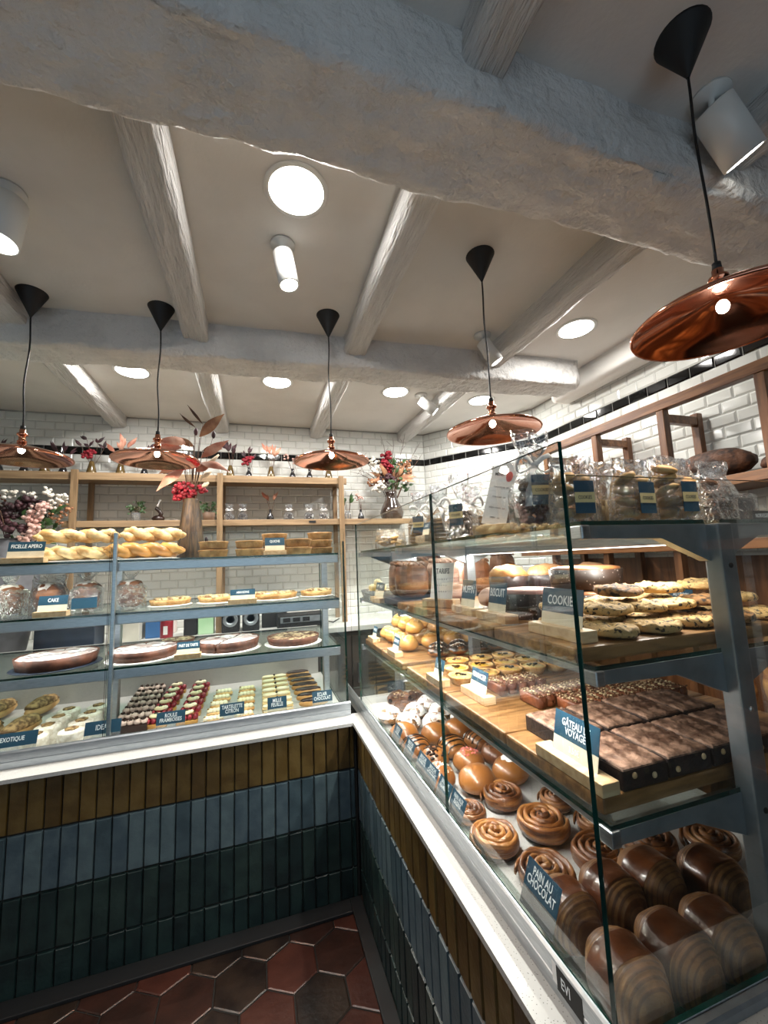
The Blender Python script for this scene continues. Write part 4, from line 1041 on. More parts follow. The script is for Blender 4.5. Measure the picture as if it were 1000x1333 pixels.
# rye breads on its upper shelf
m_rye = mat('rye crust', '2a180f', '5a3a26', 30, .7, bump=.9, bscale=50, bdist=.008)
m_crumb = mat('rye crumb', '3e281a', '6b4c34', 70, .8, bump=.5)
def rye(loc, sx, sy, sz, lab, sd):
    o = None; b = MB(); b.ell((0, 0, sz*.9), (sx, sy, sz), 26, 14, .10, 2, sd, .25); o = b.build('rye_loaf', m_rye, None, loc)
    return tag(o, lab, 'loaf', 'dark rye loaves')
rye((2.20, 1.40, 1.8725), .10, .19, .085, 'big dark rye loaf lying on the oak shelf above the cookie bags', 1)
rye((2.20, 1.72, 1.8725), .08, .10, .055, 'small dark rye loaf behind the oak upright', 2)
o = rye((2.21, 1.135, 1.8725), .065, .06, .045, 'cut half rye loaf on the oak shelf with a black tag before it', 3)
b = MB(); b.ell((-.012, -.052, .045), (.045, .006, .034), 16, 8); b.build('cut_face', m_loafp, o)
r = thing('name_plate', (2.075, 1.36, 1.873), 'small black name plate with white capitals under the big rye loaf', 'sign', None, -pi/2)
b = MB(); b.cbox(-.075, .075, 0, .008, 0, .045, .001); b.build('plate', m_black, r)
vs, fs = text_bm('EN VENTE', .12, .02, Matrix.Translation((0, -.0006, .022))); b = MB(); b.add(vs, fs, 0, False); b.build('lettering', m_letter, r)
# hanging blue tag on an upright
r = thing('hanging_label', (2.0765, 1.55, 1.29), 'blue and cream printed label hanging from the oak upright behind the cookies', 'label', None, -pi/2)
b = MB(); b.box(-.062, .062, -.002, 0, -.09, .09); b.build('card', m_card, r)
b = MB(); b.box(-.062, .062, -.0026, -.0021, -.03, 0); b.build('cream_band', m_gold_lbl, r)
for tx, z in (('PAINS', .065), ('AU LEVAIN', .025), ('LA PIECE', -.055)):
    vs, fs = text_bm(tx, .08, .018, Matrix.Translation((0, -.0026, z))); b = MB(); b.add(vs, fs, 0, False); b.build('lettering', m_letter, r)
# baguettes standing behind the fence, breads on the shelf under it
m_bag = mat('baguette crust', '8a5528', 'cf9d5c', 7, .5, stretch=(1, 1, 3), bump=.4, bscale=40, rand=.15)
def bread_stick(loc, ln, rad, lab, rot, sd):
    b = MB()
    def fn(u, v):
        a = 2*pi*u; t = 1-abs(2*v-1)**5; q = rad*max(.05, t)*(1+.10*sin(v*26+cos(a)*1.2))*(1+.08*noise.noise(Vector((cos(a)+sd, sin(a), v*8))))
        return (q*cos(a), q*sin(a), v*ln)
    b.grid(fn, 16, 40, True); o = b.build('baguette', m_bag, None, loc, rot); return tag(o, lab, 'baguette', 'baguettes behind the oak fence')
for k in range(9):
    y = 1.38-.105*k
    if abs(y-1.09) < .06 or abs(y-.635) < .06: continue
    bread_stick((2.20+.03*(k % 2), y, .602), .52+.04*(k % 3), .042, 'upright baguette behind the oak fence, %s from the hanging label' % ORD[k], (0, -.06+.03*(k % 2), 0), k)
for k in range(4):
    o = rye((2.21, 1.30-.17*k-(.03 if k else 0), 1.5825), .075, .07, .07, 'round dark bread on the oak ledge behind the cookies, %s along' % ORD[k], 20+k)
# ------------------------------------------------------------------ cake case: bottom tray
m_coco = mat('coconut coating', 'efe9dc', 'd8cfbb', 70, .85, bump=.6, bscale=120, rand=.04)
m_cream2 = mat('vanilla cream', 'eadcae', 'f2e8c8', 10, .45, rand=.05)
m_mousse = mat('pale mocha cream', 'bfa79a', 'd3beb2', 14, .5, bump=.2)
m_rasp = mat('raspberry', '6e0f1c', 'a02132', 60, .35, bump=.5, bscale=120, coat=.2)
m_seed = mat('chopped nut coating', '5c4326', 'a98a5c', 60, .7, bump=.7, bscale=110)
m_eclair = mat('choux pastry', 'b98b52', 'd2ab74', 16, .5, bump=.3)
m_puff = mat('puff layers', 'caa468', 'e4c992', 20, .6, stretch=(1, 1, 8))
ZT = .7704
def LZ(px, py, dz=.0): return on_z(px, py, ZT+dz)
def row(qa, qb, n):       # n evenly spaced points on the tray between two pixels
    a, c = LZ(*qa, .03), LZ(*qb, .03); return [a.lerp(c, i/(n-1)) for i in range(n)]
# nut coated eclairs
def nut_eclair(sd):
    r = thing('nut_eclair', (0,0,0), '', 'eclair', 'nut coated eclairs')
    b = MB(); b.ell((0, 0, .030), (.032, .078, .030), 20, 12, .06, 2, sd, .15); b.build('choux', m_eclair, r)
    b = MB(); b.ell((0, 0, .043), (.034, .076, .026), 22, 12, .16, 7, sd, .6); b.build('nut_topping', m_seed, r); return r
ne = nut_eclair(1)
for i, p in enumerate(row((14, 962), (44, 930), 2)): place(ne, (p.x, p.y+.09, ZT), 'nut coated eclair in the inner row beside the white cakes, %s from the glass' % ORD[i], (0, 0, U(-.1, .1)-.2), 1.4)
for i, p in enumerate(row((-48, 972), (-18, 937), 2)): place(ne, (p.x+.015, p.y+.09, ZT), 'nut coated eclair in the outer row at the picture edge, %s from the glass' % ORD[i], (0, 0, U(-.1, .1)-.2), 1.4)
# white coconut cakes, two columns of four
def coco(sd):
    r = thing('coconut_cake', (0,0,0), '', 'cake', 'round white coconut cakes')
    b = MB()
    def fn(u, v):
        a = 2*pi*u; t = v; rr = .046*(1 if t < .7 else (1-.12*((t-.7)/.3)**2)); z = .072*min(1, t/.8)
        if t > .8: rr *= 1-(t-.8)/.2*.99; z = .072+.004*sin((t-.8)/.2*pi)
        q = 1+.03*noise.noise(Vector((cos(a)*6+sd, sin(a)*6, z*120)))
        return (rr*q*cos(a), rr*q*sin(a), max(z, .0005))
    b.grid(fn, 26, 18, True); b.build('coconut_coat', m_coco, r)
    b = MB(); b.lathe([(0, .073), (.022, .0745), (.024, .080), (.015, .082), (0, .081)], 18, flute=.1, nf=5); b.build('praline_centre', m_seed, r); return r
cc = [coco(1), coco(2)]
for c, (qa, qb) in enumerate((((45.6, 955), (87, 924)), ((93, 948), (126, 919)))):
    a_, b_ = on_z(qa[0], qa[1], ZT+.083), on_z(qb[0], qb[1], ZT+.083)
    for i in range(4):
        p = a_.lerp(b_, i/3*1.08)
        place(cc[i % 2], (p.x, p.y, ZT), 'round white coconut cake, %s column, %s from the glass' % (('outer', 'inner')[c], ORD[i]), (0, 0, U(0, 6)), (1.1, 1.1, 1.06))
# chocolate and mocha slices
def slice_(sd):
    r = thing('mocha_slice', (0,0,0), '', 'cake slice', 'mocha cream slices with chocolate cubes'); rr = random.Random(sd)
    b = MB(); b.cbox(-.075, .075, -.022, .022, 0, .034, .003); b.build('chocolate_base', m_choc, r)
    b = MB()
    for k in range(5): b.ell((-.06+.03*k, rr.uniform(-.003, .003), .042), (.017, .019, .015), 12, 8, .12, 2, sd+k)
    b.build('mocha_cream', m_mousse, r)
    for k in range(5):
        b = MB(); M = Matrix.Translation((-.058+.029*k+rr.uniform(-.004, .004), rr.uniform(-.008, .008), .058)) @ Euler((rr.uniform(-.4, .4), rr.uniform(-.4, .4), rr.uniform(0, 2))).to_matrix().to_4x4()
        b.cbox(-.007, .007, -.007, .007, -.006, .006, .001, 0, M); b.build('chocolate_cube', m_choc, r)
    return r
ms = [slice_(1), slice_(2)]
for i, p in enumerate(row((170, 944), (198, 898), 7)):
    place(ms[i % 2], (p.x, p.y, ZT), 'mocha slice with chocolate cubes, %s from the glass in its row' % ORD[i], (0, 0, U(-.03, .03)))
# raspberry cakes, two columns
def rasp(sd):
    r = thing('raspberry_cake', (0,0,0), '', 'cake', 'red raspberry cakes with cream'); rr = random.Random(sd)
    b = MB(); b.cbox(-.050, .050, -.022, .022, 0, .020, .004); b.build('biscuit_base', m_gold, r)
    k = 0
    for x in (-.038, -.0127, .0127, .038):
        for y in (-.012, .012):
            k += 1; b = MB(); b.ell((x, y, .033), (.0135, .0125, .0145), 10, 7, .12, 4, k); b.build('raspberry', m_rasp, r)
    b = MB(); b.ell((-.006, 0, .054), (.030, .018, .012), 16, 9, .2, 3, sd); b.ell((.016, 0, .056), (.014, .013, .010), 12, 7, .2, 3, sd+2); b.build('cream', m_cream2, r)
    b = MB(); b.cbox(-.012, .004, -.008, .006, .065, .069, .001); b.build('chocolate_leaf', m_choc, r); return r
rc = [rasp(1), rasp(2)]
for c, (qa, qb) in enumerate((((204, 938), (231, 896)), ((244, 934), (262, 893)))):
    for i, p in enumerate(row(qa, qb, 6)):
        place(rc[i % 2], (p.x, p.y, ZT), 'raspberry and cream cake, %s column, %s from the glass' % (('outer', 'inner')[c], ORD[i]), (0, 0, U(-.04, .04)))
# lemon tartlets, two columns
def lemon(sd):
    r = thing('lemon_tart', (0,0,0), '', 'tartlet', 'oval lemon tarts')
    b = MB(); b.ell((0, 0, .012), (.050, .024, .013), 22, 8, .02, 2, sd, .3, pw=.7); b.build('crust', m_short, r)
    b = MB()
    for k in range(4): b.ell((-.032+.02*k, 0, .028), (.016, .018, .013), 12, 8, .06, 2, k)
    b.build('lemon_cream', m_cream2, r)
    b = MB(); b.ell((-.04, -.006, .040), (.006, .005, .004), 8, 5); b.build('candied_peel', m_seed, r); return r
lm = lemon(1)
for c, (qa, qb) in enumerate((((278, 934), (292, 899)), ((318, 928), (322, 895)))):
    for i, p in enumerate(row(qa, qb, 5)):
        place(lm, (p.x, p.y, ZT), 'oval lemon cream tart, %s column, %s from the glass' % (('outer', 'inner')[c], ORD[i]), (0, 0, U(-.04, .04)))
# vanilla slices
def mille(sd):
    r = thing('vanilla_slice', (0,0,0), '', 'cake slice', 'cream topped vanilla slices')
    for z in (0, .018, .036):
        b = MB(); b.cbox(-.078, .078, -.020, .020, z, z+.006, .002); b.build('puff_layer', m_puff, r)
    for z in (.0062, .0242):
        b = MB(); b.cbox(-.074, .074, -.018, .018, z, z+.0116, .003); b.build('cream_layer', m_cream2, r)
    b = MB()
    for k in range(2): b.ell((-.038+.076*k, 0, .048), (.040, .019, .010), 20, 8, .08, 3, sd+k, pw=.8)
    b.build('icing', m_cream2, r)
    b = MB(); b.ell((.0, 0, .058), (.007, .007, .006), 10, 6); b.build('chocolate_pearl', m_choc, r); return r
ml = mille(1)
for i, p in enumerate(row((362, 922), (357, 884), 7)):
    place(ml, (p.x, p.y, ZT), 'cream topped vanilla slice, %s from the glass in its row' % ORD[i], (0, 0, U(-.02, .02)))
# chocolate eclairs
def ecl(sd):
    r = thing('chocolate_eclair', (0,0,0), '', 'eclair', 'dark chocolate eclairs')
    b = MB(); b.ell((0, 0, .022), (.080, .021, .022), 26, 11, .05, 2, sd, .2, pw=.75); b.build('choux', m_eclair, r)
    b = MB(); b.ell((0, 0, .037), (.074, .019, .013), 26, 10, .12, 5, sd, .5, pw=.8); b.build('chocolate_glaze', m_choc, r); return r
ec = [ecl(1), ecl(2)]
for i, p in enumerate(row((410, 912), (388, 876), 7)):
    place(ec[i % 2], (p.x-.005, p.y, ZT), 'dark chocolate eclair, %s from the glass in its row' % ORD[i], (0, 0, U(-.05, .05)))
# cards standing at the front of the tray
b = MB(); b.box(XL+.05, LX1-.03, GY+.007, GY+.055, .812, .815, 0, MI); b.build('card_ledge', m_shelfglass, case)
for (px, tx, lab, w) in ((12, "L'EXOTIQUE", 'blue card reading exotique at the picture edge before the nut eclairs', .20), (133, 'IDEAL', 'blue card before the last white cakes and the mocha slices', .15), (222, 'ROULE\nFRAMBOISES', 'blue framboises card before the raspberry cakes', .13),
                         (302, 'TARTELETTE\nCITRON', 'blue citron card before the lemon tarts', .12), (361, 'MILLE\nFEUILLE', 'blue and white patterned card before the vanilla slices', .10), (420, 'ECLAIR\nCHOCOLAT', 'blue chocolat card before the chocolate eclairs', .11)):
    x = x_at(px, GY+.03, .87)
    sign((x, GY+.024, .8155), 0, tx, lab, w*.92, .085, 'acrylic', 16, .62)

# ------------------------------------------------------------------ cake case: tart shelf
m_frost = mat('sugar dusted tart top', 'eeeaec', 'c5a9a6', 16, .85, bump=.3, lo=.42, hi=.6)
m_tcrust = mat('dark tart crust', '4a2a1e', '6e4230', 22, .55, bump=.3)
m_navy = mat('dark cake board', '1b2433', '2a3648', 8, .4)
m_granul = mat('chopped pecan top', 'cdb491', '54321f', 45, .6, bump=.7, bscale=90, lo=.42, hi=.55)
ZA, ZB2, ZC2 = SZ_L[2]+.0005, SZ_L[1]+.0005, SZ_L[0]+.0005
def big_tart(x, y, z, r_, h, top, lab, parts_=((0, pi), (pi, 2*pi)), rz=.3, gap=.004, board_=None):
    r = thing('big_tart', (x, y, z), lab, 'tart', 'big round tarts', rz)
    z0 = .0
    b = MB(); b.lathe([(0, 0), (r_+.012, 0), (r_+.016, .003), (r_+.012, .005), (0, .005)], 40); b.build('cake_board', board_ or m_sheet, r); z0 = .0052
    for (a0, a1) in parts_:
        am = (a0+a1)/2; dx, dy = gap*cos(am), gap*sin(am)
        b = MB(); b.lathe([(0, z0), (r_*.93, z0), (r_, z0+h), (r_*.965, z0+h), (r_*.955, z0+h-.006), (0, z0+h-.006)], 30, (dx, dy, 0), 0, None, .012, 40, a0, a1); b.build('crust', m_tcrust, r)
        b = MB()
        def fn(u, v, a0=a0, a1=a1, dx=dx, dy=dy):
            a = a0+.02+(a1-a0-.04)*u; q = r_*.95*(v*.985+.012)
            return (dx+q*cos(a), dy+q*sin(a), z0+h-.004+.006*noise.noise(Vector((q*cos(a)*30, q*sin(a)*30, z))))
        b.grid(fn, 26, 14); b.build('topping', top, r)
    return r
def LX(px, y, z): return x_at(px, y, z)
big_tart(LX(75, 2.335, ZA), 2.335, ZA, .160, .05, m_frost, 'largest sugar dusted tart on a dark board, cut in two, before the shop front edge'.replace(', before the shop front edge', ' beside the mullion'), board_=m_navy)
big_tart(LX(188, 2.325, ZA), 2.325, ZA, .150, .045, m_frost, 'sugar dusted tart with dark rim just past the glass mullion')
big_tart(LX(298, 2.34, ZA), 2.34, ZA, .150, .048, m_frost, 'sugar dusted tart cut in two halves beside the small blue tart card', rz=1.2)
big_tart(LX(382, 2.33, ZA), 2.33, ZA, .138, .035, m_granul, 'chopped nut tart in dark crust on a white plate')
big_tart(LX(-62, 2.30, ZA), 2.30, ZA, .12, .05, m_granul, 'brown nut tart at the picture edge on the tart shelf')
big_tart(LX(232, 2.60, ZA), 2.60, ZA, .085, .03, m_granul, 'little golden crumble tart behind the small blue tart card')
sign((LX(245, 2.20, ZA), 2.195, ZA), 0, 'PART DE TARTE', 'small blue tart card on the tart shelf', .10, .055, 'block', 12, .62, grp='block mounted price cards')

# ------------------------------------------------------------------ cake case: middle shelf, bagged loaves and oval tarts
for k, (px, lab) in enumerate(((12, 'bagged brown loaf at the picture edge on the middle shelf'), (64, 'bagged brown loaf behind the small blue card'), (113, 'bagged brown loaf between the blue card and the mullion'), (170, 'bagged brown loaf just past the glass mullion'))):
    x = LX(px, 2.36, ZB2+.05); r = thing('bagged_loaf', (x, 2.36, ZB2), lab, 'loaf', 'bagged brown loaves', .2*(k-1))
    b = MB(); b.ell((0, 0, .074), (.062, .052, .070), 22, 13, .14, 2.2, k, .05, pw=.75); b.build('loaf', m_loaf, r)
    b = MB(); b.ell((-.005, -.004, .118), (.05, .04, .030), 18, 9, .2, 4, k+9); b.build('sugar_crust', m_sugar, r)
    bag_mesh(.135, .12, .185, 'tied' if k != 1 else 'flat', 30+k, .78).build('cellophane', m_cello, r)
    if k == 2:
        b = MB(); b.box(-.05, .05, -.0735, -.0725, .02, .07); b.build('blue_label', m_card, r)
sign((LX(67, 2.20, ZB2), 2.20, ZB2), 0, 'CAKE', 'small blue card before the bagged loaves', .11, .07, 'block', 12, .6, grp='block mounted price cards')
m_bak = mat('baked pear topping', 'e6d2a0', '7e5a38', 34, .5, bump=.5, lo=.40, hi=.62)
def long_tart(px, y, w, d, lab, sd):
    r = thing('almond_tart', (LX(px, y, ZB2), y, ZB2), lab, 'tart', 'pale almond tarts')
    b = MB(); b.lathe([(0, 0), (w, 0), (w*1.05, .006), (w, .008), (0, .008)], 30); b.build('cake_board', m_sheet, r)
    b = MB(); b.lathe([(0, .0085), (w*.9, .0085), (w*.97, .035), (w*.92, .035), (0, .03)], 34, flute=.015, nf=28); b.build('crust', m_short, r)
    b = MB(); rr = random.Random(sd)
    for k in range(26):
        a, q = rr.uniform(0, 6.3), w*.85*sqrt(rr.random()); b.ell((q*cos(a), q*sin(a), .036), (.017, .015, .009), 8, 5, .2, 3, k)
    b.build('topping', m_bak, r); return r
long_tart(222, 2.36, .100, 0, 'pale almond tart alone on the middle shelf next to the bagged loaves', 1)
long_tart(285, 2.36, .105, 0, 'pale almond tart before the small blue card on the middle shelf', 2)
long_tart(358, 2.34, .125, 0, 'broad pale almond tart in the middle of the middle shelf', 3)
long_tart(412, 2.36, .092, 0, 'pale almond tart beside the steel post', 4)
sign((LX(316, 2.20, ZB2), 2.205, ZB2), 0, 'AMANDINE', 'small blue card before the almond tarts', .12, .05, 'block', 12, .6, grp='block mounted price cards')

# ------------------------------------------------------------------ cake case: top shelf
m_twist = mat('cheese twist', 'b8925a', 'e6d2a0', 22, .5, bump=.6, bscale=60, rand=.08)
def twist(loc, ln, lab, sd, rz, m=None, rad=.032):
    r = thing('twisted_bread', loc, lab, 'bread', 'twisted apero breads', rz)
    for s in (0, 1):
        pts = []; rs = []
        for i in range(40):
            t = i/39; a = t*ln/.085*pi+s*pi+sd; e = min(1, min(t, 1-t)*7+.15)
            pts.append((-ln/2+ln*t, rad*.62*cos(a)*e, rad*1.12+rad*.38*sin(a)*e)); rs.append(rad*.74*e*(1+.28*noise.noise(Vector((t*24, s*5, sd)))))
        b = MB(); b.tube(pts, rs, 9); b.build('strand', m or m_twist, r)
    return r
def tray_(x0, x1, y0, y1, lab):
    b = MB(); b.cbox(x0, x1, y0, y1, ZC2, ZC2+.006, .002); return tag(b.build('serving_tray', m_sheet), lab, 'tray', 'white trays under the twisted breads')
tx0, tx1 = LX(38, 2.3, ZC2), LX(134, 2.3, ZC2); tray_(tx0, tx1, 2.19, 2.50, 'white tray under the cheese twists behind the apero card')
tx2, tx3 = LX(140, 2.3, ZC2), LX(230, 2.3, ZC2); tray_(tx2, tx3, 2.19, 2.50, 'white tray under the plaited breads beside the tall vase')
zt_ = ZC2+.0065
xc = (tx0+tx1)/2
twist((xc-.02, 2.27, zt_), .38, 'cheese twist lying in front on the tray behind the apero card', 1, .05)
twist((xc, 2.385, zt_), .40, 'cheese twist at the rear of the tray behind the apero card', 2, -.05)
twist((xc+.04, 2.315, zt_+.084), .36, 'cheese twist on top of two others on the apero tray', 3, .12)
xc = (tx2+tx3)/2+.012
twist((xc, 2.27, zt_), .335, 'thick plaited bread in front on the tray beside the tall vase', 4, .25, m_gold, .036)
twist((xc, 2.39, zt_), .33, 'thick plaited bread at the rear of the tray beside the tall vase', 5, .1, m_gold, .036)
twist((xc+.03, 2.33, zt_+.084), .30, 'thick plaited bread on top of two others beside the tall vase', 6, .35, m_twist, .034)
sign((LX(34, 2.185, ZC2), 2.172, ZC2), 0, 'FICELLE APERO', 'wide blue ficelle apero card on the top shelf', .135, .075, 'block', 12, .58, grp='block mounted price cards')
m_qtop = mat('browned quiche top', '8a5526', 'd0a060', 24, .5, bump=.6, bscale=50, rand=.08)
m_qcrust = mat('tan quiche crust', '94703f', 'bd9763', 25, .65, bump=.5, bscale=70, rand=.08)
def quiche(sd):
    r = thing('quiche', (0,0,0), '', 'quiche', 'stacked quiches'); b = MB()
    b.lathe([(0, 0), (.066, 0), (.072, .034), (.075, .037), (.070, .039), (.066, .031), (0, .030)], 30, flute=.015, nf=22); b.build('crust', m_qcrust, r)
    b = MB(); b.ell((0, 0, .032), (.067, .067, .009), 24, 10, .35, 5, sd); b.build('browned_filling', m_qtop, r); return r
qs = [quiche(1), quiche(2)]
k = 0
for (px, n, y, nm) in ((278, 2, 2.30, 'beside the tall vase'), (325, 2, 2.30, 'second from the vase'), (358, 3, 2.42, 'tallest, behind the quiche card'), (389, 2, 2.25, 'between the two tall stacks'), (418, 3, 2.39, 'beside the case end')):
    x = min(LX(px, y, ZC2+.03), .352)
    for i in range(n):
        place(qs[k % 2], (x+U(-.004, .004), y+U(-.004, .004), ZC2+i*.0435), 'round golden quiche, %s of its stack, %s' % (('bottom', 'second', 'topmost')[i] if n == 3 else ('bottom', 'topmost')[i], nm), (0, 0, U(0, 6))); k += 1
sign((LX(358, 2.19, ZC2), 2.185, ZC2), 0, 'QUICHE', 'blue quiche card on the top shelf', .10, .07, 'block', 12, .6, grp='block mounted price cards')
# ------------------------------------------------------------------ oak wall shelf with vases
ws = thing('oak_wall_shelf', (0, 3.65, 1.55), 'two tier oak wall shelf with upright frames holding vases on the back wall', 'shelf')
MS = Matrix.Translation((0, -3.65, -1.55))
b = MB(); b.cbox(XL+.02, .765, 3.475, 3.50, 2.238, 2.296, .003, 0, MS); b.box(XL+.02, .765, 3.5005, 3.84, 2.272, 2.294, 0, MS); b.build('upper_plank', m_oakx, ws)
b = MB(); b.cbox(-1.36, 1.40, 3.475, 3.50, 1.880, 1.928, .003, 0, MS); b.box(-1.36, 1.40, 3.5005, 3.84, 1.902, 1.926, 0, MS); b.build('lower_plank', m_oakx, ws)
for x in (-1.29, -.289, .712):
    b = MB(); b.cbox(x-.022, x+.022, 3.452, 3.4745, 1.0405, 2.31, .003, 0, MS); b.build('upright', m_oakz, ws)
    b = MB(); b.cbox(x-.02, x+.02, 3.775, 3.80, 1.0405, 1.9015, .003, 0, MS); b.cbox(x-.02, x+.02, 3.775, 3.80, 1.927, 2.2715, .003, 0, MS); b.build('upright', m_oakz, ws)
ZU, ZW = 2.2945, 1.9265
m_amber = mat('olive brown glass', '4a3a1e', '6a5630', 9, .15, coat=.4)
m_dkglass = mat('dark grey glass', '17171a', '26262a', 9, .15, coat=.4)
m_leafp = mat('dusty pink leaf', 'b5705a', 'd3a088', 12, .6, rand=.1)
m_leafd = mat('dark plum leaf', '2b1a1e', '4a2a30', 12, .6)
m_leafb = mat('bronze leaf', '8a5c40', 'b88a66', 12, .6, rand=.1)
m_red = mat('deep red petals', '6a0d18', '94182a', 40, .6, bump=.5)
m_stem = mat('dry stem', '4a3426', '5e4432', 20, .7)
m_green = mat('green leaf', '27401f', '3f5f30', 14, .5, rand=.1)
m_whitef = mat('white petals', 'e9e4da', 'd6cfc0', 20, .7)
m_blush = mat('blush petals', 'c99c90', 'ddb9ae', 20, .7)
m_pampas = mat('cream seed head', 'cdb89a', 'e2d2b8', 40, .8)
m_smoke = mat('smoky vase glass', '2e2420', '4a3a30', 5, .08, coat=.5, spec=.7)
m_bark = mat('ribbed brown vase', '2c2216', '55432b', 18, .45, stretch=(6, 6, .6), bump=.5, coat=0)
m_terra = mat('brown pot', '7a6250', '8c7360', 9, .6)
def leaf(b, base, tip, w, curl=.15, mi=0):
    base, tip = Vector(base), Vector(tip); d = tip-base; L = d.length; d.normalize()
    s = d.cross(Vector((U(-.5, .5), -1, U(-.2, .6)))); s = s.normalized() if s.length > .05 else Vector((1, 0, 0)); n = s.cross(d)
    vs = []
    for i in range(9):
        t = i/8; q = w*sin(pi*t**.78)**1.25 if 0 < t < 1 else .0008; c = base+d*(L*t)+n*(curl*L*sin(pi*t))
        for k in (-1, 0, 1): vs.append(c+s*(k*q)+n*(-abs(k)*q*.35))
    fs = [(i*3+k, i*3+k+1, i*3+k+4, i*3+k+3) for i in range(8) for k in (0, 1)]
    b.add(vs, fs, mi, True)
def stem_pts(a, c, sag=.03):
    a, c = Vector(a), Vector(c); return [a.lerp(c, t/6)+Vector((0, 0, 0))+Vector((sag*sin(pi*t/6), 0, 0)) for t in range(7)]
def posy(root, z0, kind, sd, h):
    r = random.Random(sd); st = MB(); lf = MB(); fl = MB(); n = 5
    for k in range(n):
        a = r.uniform(0, 6.3); q = r.uniform(.2, .75)*h*.6; tip = (q*cos(a), q*sin(a)*.6, z0+h*r.uniform(.55, 1.0))
        st.tube(stem_pts((0, 0, z0-.06), tip, .006), .0016, 5)
        t = Vector(tip)
        if kind in ('pinkleaf', 'darkleaf', 'leafy'):
            for j in range(3):
                a2 = a+r.uniform(-.9, .9); L = h*r.uniform(.3, .5)
                leaf(lf, t*.75+Vector((0, 0, z0*.25)) if j else t-Vector((0, 0, .02)), t+Vector((cos(a2)*L*.6, sin(a2)*L*.3, L*r.uniform(.2, .8))), L*.17)
        elif kind == 'red':
            for j in range(2): leaf(lf, t, t+Vector((r.uniform(-.05, .05), 0, r.uniform(.02, .07))), .012)
        elif kind == 'sprig':
            for j in range(4): fl.ell((t.x+r.uniform(-.02, .02), t.y+r.uniform(-.01, .01), t.z+r.uniform(-.03, .01)), (.009, .009, .008), 7, 5)
    if kind == 'red':
        for k in range(26):
            a, q = r.uniform(0, 6.3), r.uniform(0, .045); fl.ell((q*cos(a)-.01, q*sin(a)*.7-.02, z0+.05+r.uniform(-.03, .04)), (.014, .012, .012), 7, 5, .2, 3, k)
    st.build('stem', m_stem, root)
    if lf.v: lf.build('leaf_spray', {'pinkleaf': m_leafp, 'darkleaf': m_leafd, 'leafy': m_green, 'red': m_leafd}[kind], root)
    if fl.v: fl.build('blossom', {'red': m_red, 'sprig': m_blush}[kind], root)
def vase(x, z, style, kind, lab, sd, k=1.):
    r = thing('flower_vase', (x, 3.62, z), lab, 'vase', 'little flower vases on the wall shelf')
    if style == 'cone': prof = [(0, 0), (.038*k, 0), (.040*k, .01), (.016*k, .115*k), (.013*k, .12*k), (.011*k, .12*k), (.010*k, .10*k)]; zt, m = .12*k, m_amber
    elif style == 'jar': prof = [(0, 0), (.030, 0), (.032, .06), (.024, .07), (.024, .085), (.021, .085), (.02, .02)]; zt, m = .085, m_acry
    elif style == 'squat': prof = [(0, 0), (.045, 0), (.048, .085), (.044, .09), (.04, .02)]; zt, m = .09, m_dkglass
    else: prof = [(0, 0), (.028*k, 0), (.031*k, .025*k), (.022*k, .055*k), (.011*k, .075*k), (.010*k, .10*k), (.013*k, .105*k), (.009*k, .105*k), (.008*k, .08*k)]; zt, m = .105*k, m_dkglass
    b = MB(); b.lathe(prof, 20); b.build('vase_body', m, r)
    if kind: posy(r, zt, kind, sd, .19 if style == 'cone' else .14)
    return r
def XW(px, z): return x_at(px, 3.62, z+.03)
up = [(-2, 'bottle', 'darkleaf', 'dark vase with dark sprays on the upper plank at the picture edge'), (31, 'bottle', None, 'empty dark bottle vase under the end copper lamp'), (58, 'cone', None, 'brown cone vase partly under the end copper lamp'),
      (82, 'bottle', 'darkleaf', 'dark bottle vase with black sprays beside the first shelf upright'), (119, 'cone', 'red', 'olive cone vase with a round red flower and dark leaves'), (157, 'cone', 'pinkleaf', 'olive cone vase with pale pink leaves, next along from the red flower'),
      (188, 'bottle', 'red', 'dark bottle vase with drooping red berries under the second copper lamp'), (220, 'squat', 'darkleaf', 'squat dark pot with black leaves behind the dried bouquet'), (300, 'cone', 'darkleaf', 'olive cone vase with plum leaves beside the middle shelf upright'),
      (324, 'bottle', 'red', 'dark bottle vase with a bright red flower and pink leaf'), (353, 'cone', 'pinkleaf', 'olive cone vase with upright brown pink leaves'), (381, 'bottle', 'sprig', 'dark bottle vase with a pale sprig beside the quiche lamp'),
      (403, 'bottle', 'darkleaf', 'dark bottle vase just under the quiche lamp'), (428, 'cone', None, 'brown cone vase under the quiche lamp near the shelf end')]
for k, (px, st, kd, lab) in enumerate(up): vase(XW(px, ZU), ZU, st, kd, lab, 40+k)
vase(XW(352, ZW), ZW, 'bottle', 'pinkleaf', 'dark bottle vase with feathery pink leaves on the lower plank', 61)
vase(XW(453, ZW), ZW, 'jar', 'leafy', 'clear glass jar with green sprigs on the lower plank', 62)
vase(XW(470, ZW), ZW, 'bottle', 'sprig', 'dark bottle vase with small blush flowers beside the big bouquet', 63)
